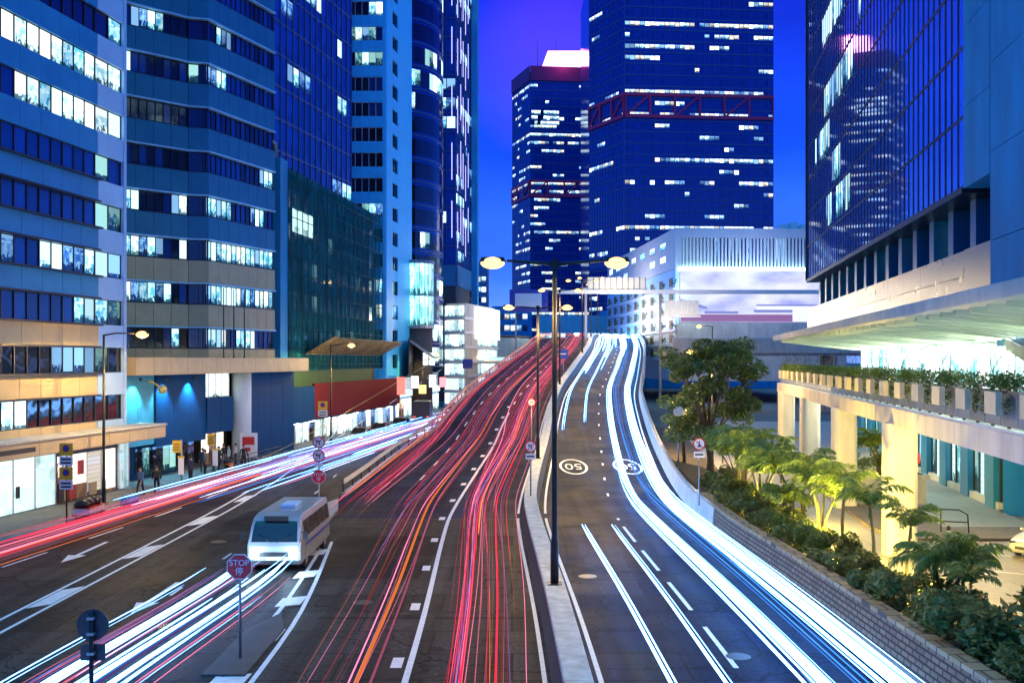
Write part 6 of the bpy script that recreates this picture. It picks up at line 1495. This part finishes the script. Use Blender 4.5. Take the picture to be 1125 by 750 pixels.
# palms
def make_palm(h, nfr, L_, seed, stems=1, spread=0):
    rs = random.Random(seed); q = MB(); q2 = MB()
    for s_ in range(stems):
        bx_, by_ = (0,0) if stems == 1 else (rs.uniform(-spread,spread), rs.uniform(-spread,spread)); hh = h*rs.uniform(.72,1.0) if s_ else h
        ln = Vector((bx_*.8+rs.uniform(-.15,.15), by_*.8+rs.uniform(-.15,.15), 0)); top = Vector((bx_,by_,hh))+ln
        q.tube([Vector((bx_*.35,by_*.35,-.5)), Vector((bx_*.6,by_*.6,hh*.5)), top], [.085,.06,.05], 8)
        q2.tube([top-Vector((0,0,.45)), top+Vector((0,0,.15))], .055, 6, r1=.03)
        for i in range(nfr):
            az = 2*PI*i/nfr+rs.uniform(-.35,.35); el = rs.uniform(.65,1.42); l_ = L_*rs.uniform(.75,1.1); pts = []; p = top.copy(); n = 11
            for k in range(n+1):
                pts.append(p.copy()); e = el-2.15*(k/n)**1.5; p = p+Vector((math.cos(az)*math.cos(e), math.sin(az)*math.cos(e), math.sin(e)))*(l_/n)
            q2.tube(pts, .016, 4, r1=.005)
            side = Vector((-math.sin(az), math.cos(az), 0))
            for k in range(2, (n+1)*3-2):
                tt = k/((n+1)*3-2)*n; j = min(n-1, int(tt)); o = pts[j].lerp(pts[j+1], tt-j); d = (pts[j+1]-pts[j]).normalized()
                ll = l_*.30*math.sin(PI*min(1,(tt/n)*.82+.14))*rs.uniform(.85,1.15)
                for sg in (-1, 1):
                    dr = (side*sg*.8+d*.6+Vector((0,0,-rs.uniform(0,.5)))).normalized(); w = d*.034
                    tip = o+dr*ll+Vector((0,0,-.32*ll)); md_ = o+dr*ll*.5
                    q2.face([o-w*.6, md_-w, tip, md_+w])
    t = bpy.data.objects.new('palm', None); C.objects.link(t)
    q.build('trunk', 'palm_stem', t); q2.build('crown', 'leaf_palm', t, fixn=False); return t
protos = [make_palm(2.5, 9, 1.75, 1), make_palm(2.9, 9, 1.8, 2, 4, .6), make_palm(1.6, 9, 1.6, 3, 3, .45)]
used = [False]*3
plist = [(1,12.0,48.3,0,1.0,'tall dark clump of palms at the foot of the big tree'),(1,11.9,52,1.3,1.05,'dark palm clump nearest the red ringed parapet sign'),(1,13.0,45.2,2.2,.95,'palm clump in front of the far white column'),
 (1,12.7,41.2,.7,.92,'yellow lit palm clump in front of the second column'),(0,12.6,38.2,2.6,1.05,'slim palm beside the lit near column, towards the second one'),(0,12.5,34.6,.9,.98,'slim palm in front of the near column'),(0,12.7,32.2,3.9,.85,'slim palm beyond the near column, towards the forecourt'),
 (2,12.6,29.2,1.9,1.05,'low bright palm before the pale forecourt'),(2,11.6,43.5,4.1,.9,'short dark palm by the brick wall behind the shrubs'),(1,12.8,56.5,5.0,1.0,'palm clump under the big tree on its parapet side'),(2,20.5,55.6,.5,1.0,'palm growing in the concrete planter before the teal shops'),(0,12.2,26.6,5.2,.62,'small palm beside the tall dark bushes')]
for k, x, y, rz, sc, lb in plist:
    z = 1.74 if 'concrete planter' in lb else .5
    o = protos[k] if not used[k] else dup(protos[k], (x,y,z), rz, sc)
    used[k] = True; o.location = (x,y,z); o.rotation_euler = (0,0,rz); o.scale = (sc,)*3; tag(o, lb, 'palm', 'palms in the planting bed')
# shrubs behind the stone wall
def make_shrub(seed, n, m, size=.16, r=.65):
    rs = random.Random(seed); t = bpy.data.objects.new('shrub', None); C.objects.link(t); q = MB(); ends = []
    for i in range(9):
        p = Vector((rs.uniform(-r,r)*.8, rs.uniform(-r,r)*.8, rs.uniform(.45,1.05))); q.tube([(p.x*.1,p.y*.1,-.15), p*.5+Vector((0,0,.1)), p], .018, 5, r1=.006); ends.append((p, (.30,.30,.24)))
    q.build('stem', 'stem', t); q = MB(); leafcloud(q, rs, ends+[(Vector((0,0,.5)), (r,r,.45))], n, size); q.build('foliage', m, t, fixn=False); return t
sp_ = [make_shrub(41, 1000, 'leaf_rust', .14), make_shrub(42, 1000, 'leaf_rust', .17), make_shrub(43, 1000, 'leaf_hi', .12)]
us = [False]*3; rs = random.Random(77); y = 20.3; i = 0
slots = []
while y < 60:
    slots.append((WALLX(y)+.95+rs.uniform(-.1,.25), y)); slots.append((WALLX(y)+2.1+rs.uniform(-.2,.3), y+.5)); y += 1.15+.01*y
for (x, y) in slots:
    k = rs.choice((0,0,1,1,2)); sc = rs.uniform(.75,1.2)*(1.15 if y < 27 else 1)
    o = sp_[k] if not us[k] else dup(sp_[k], (x,y,.5)); us[k] = True
    o.location = (x,y,.55); o.rotation_euler = (0,0,rs.uniform(0,6)); o.scale = (sc,sc,sc*rs.uniform(.85,1.2))
    tag(o, 'green leafy shrub in the bed behind the brick retaining wall', 'shrub', 'shrubs behind the brick wall')
big = [(12.6,23.2,2.0),(13.6,25.2,2.1),(12.3,21.2,1.7),(14.2,22.8,2.2)]
for i, (x, y, sc) in enumerate(big):
    o = dup(sp_[i % 2], (x,y,.35), i*1.7, sc, 'tall dark bush massed at the near end of the planting bed', 'tall bushes at the near end'); o['category'] = 'bush'
# planter boxes with trailing greens on the walkway railing
def make_planter(seed):
    rs = random.Random(seed); t = bpy.data.objects.new('planter_box', None); C.objects.link(t)
    q = MB(); q.box(-.50,.50,-.20,-.02,-.62,0); q.build('box', 'planter_cream', t, bevel=.012)
    return t
M['planter_cream'] = mat('cream_planter', (.62,.52,.32), .6, var=.12, scale=3)
pl0 = make_planter(1); first = True; ang = math.atan2(fd.d.y, fd.d.x)
for i in range(23):
    u = 4+i*2.9; p = fd.P(u, 7.12, .02)
    o = pl0 if first else dup(pl0, p); first = False
    o.location = p; o.rotation_euler = (0,0,ang+0); tag(o, 'cream planter box hung on the outside of the walkway railing', 'planter', 'planter boxes on the walkway railing')
def make_green(seed):
    rs = random.Random(seed); t = bpy.data.objects.new('trailing_plant', None); C.objects.link(t); q = MB(); q2 = MB(); L_ = 1.5
    bl = [(Vector((rs.uniform(-L_,L_)*.95, rs.uniform(-.2,.2), rs.uniform(.0,.35))), (.34,.28,.2)) for i in range(18)]+[(Vector((rs.uniform(-L_,L_), -.2, rs.uniform(-.5,-.1))), (.14,.08,.3)) for i in range(4)]
    leafcloud(q, rs, bl, 1300, .10, droop=.3); q.build('foliage', 'leaf_hi', t, fixn=False)
    for i in range(6):
        x = rs.uniform(-L_,L_); a = rs.uniform(-.6,.6); p = [Vector((x,0,.2)), Vector((x+a*.5,rs.uniform(-.1,.1),.55)), Vector((x+a,rs.uniform(-.2,.2),.75+rs.uniform(0,.35)))]; q2.tube(p, .012, 4, r1=.005)
        for k in range(3): b = p[1].lerp(p[2], rs.random()); q2.tube([b, b+Vector((rs.uniform(-.25,.25), rs.uniform(-.1,.1), rs.uniform(.05,.3)))], .006, 4, r1=.003)
    q2.build('twigs', 'stem', t); return t
gp = [make_green(5), make_green(6)]; ug = [False]*2
for i in range(23):
    k = i % 2; p = fd.P(4+i*2.9, 7.18, -.25); o = gp[k] if not ug[k] else dup(gp[k], p); ug[k] = True
    o.location = p; o.rotation_euler = (0,0,ang+(PI if i % 4 > 1 and False else 0)); tag(o, 'trailing green plant spilling over the walkway railing', 'plant', 'trailing plants along the walkway railing')
q = MB()
for u in range(0): pass
# greens under the deck
for i, (x, y) in enumerate(((20.2,55.5),(21.3,55.7),(24.6,70),(26.5,78))):
    z = 1.74 if i < 2 else .0; o = dup(sp_[0], (x,y,z+.1), i, .9, ['low shrub in the concrete planter, on the street side of the planter palm','low shrub in the concrete planter, on the shop side of the planter palm','shrub in shade behind the far white column','shrub in shade deep under the walkway'][i], 'shrubs under the walkway')

# small lit signs hanging over the far pavement
for i, (y, z, h_, c_, lb) in enumerate(((126,3.6,2.2,(1.0,.15,.12),'red lit hanging sign just past the end of the red hoarding'),(134,4.2,1.6,(.95,.9,1.0),'white lit hanging sign past the red one, first of the white ones'),(139,3.3,1.2,(1.0,.7,.2),'amber lit hanging sign between two white ones'),(146,4.0,1.8,(.8,.95,1.0),'pale blue lit hanging sign under the slanted awnings'),(154,3.8,1.5,(1.0,.25,.3),'pinkish red lit hanging sign before the bright glass block'))):
    M['hang%d' % i] = glow('hanging_sign_light', c_, 1.6); x = KERB(y)-1.6; t = thing('hanging_sign', lb, 'sign', (x,y,z), 'lit hanging signs')
    q = MB(); q.box(x-.5,x+.5,y-.12,y+.12,z,z+h_); q.build('light_box', 'hang%d' % i, t); q = MB(); q.box(x-1.7,x+.5,y-.04,y+.04,z+h_+.05,z+h_+.13); q.box(x-.56,x-.505,y-.14,y+.14,z-.05,z+h_+.05); q.build('bracket', 'metal_d', t)
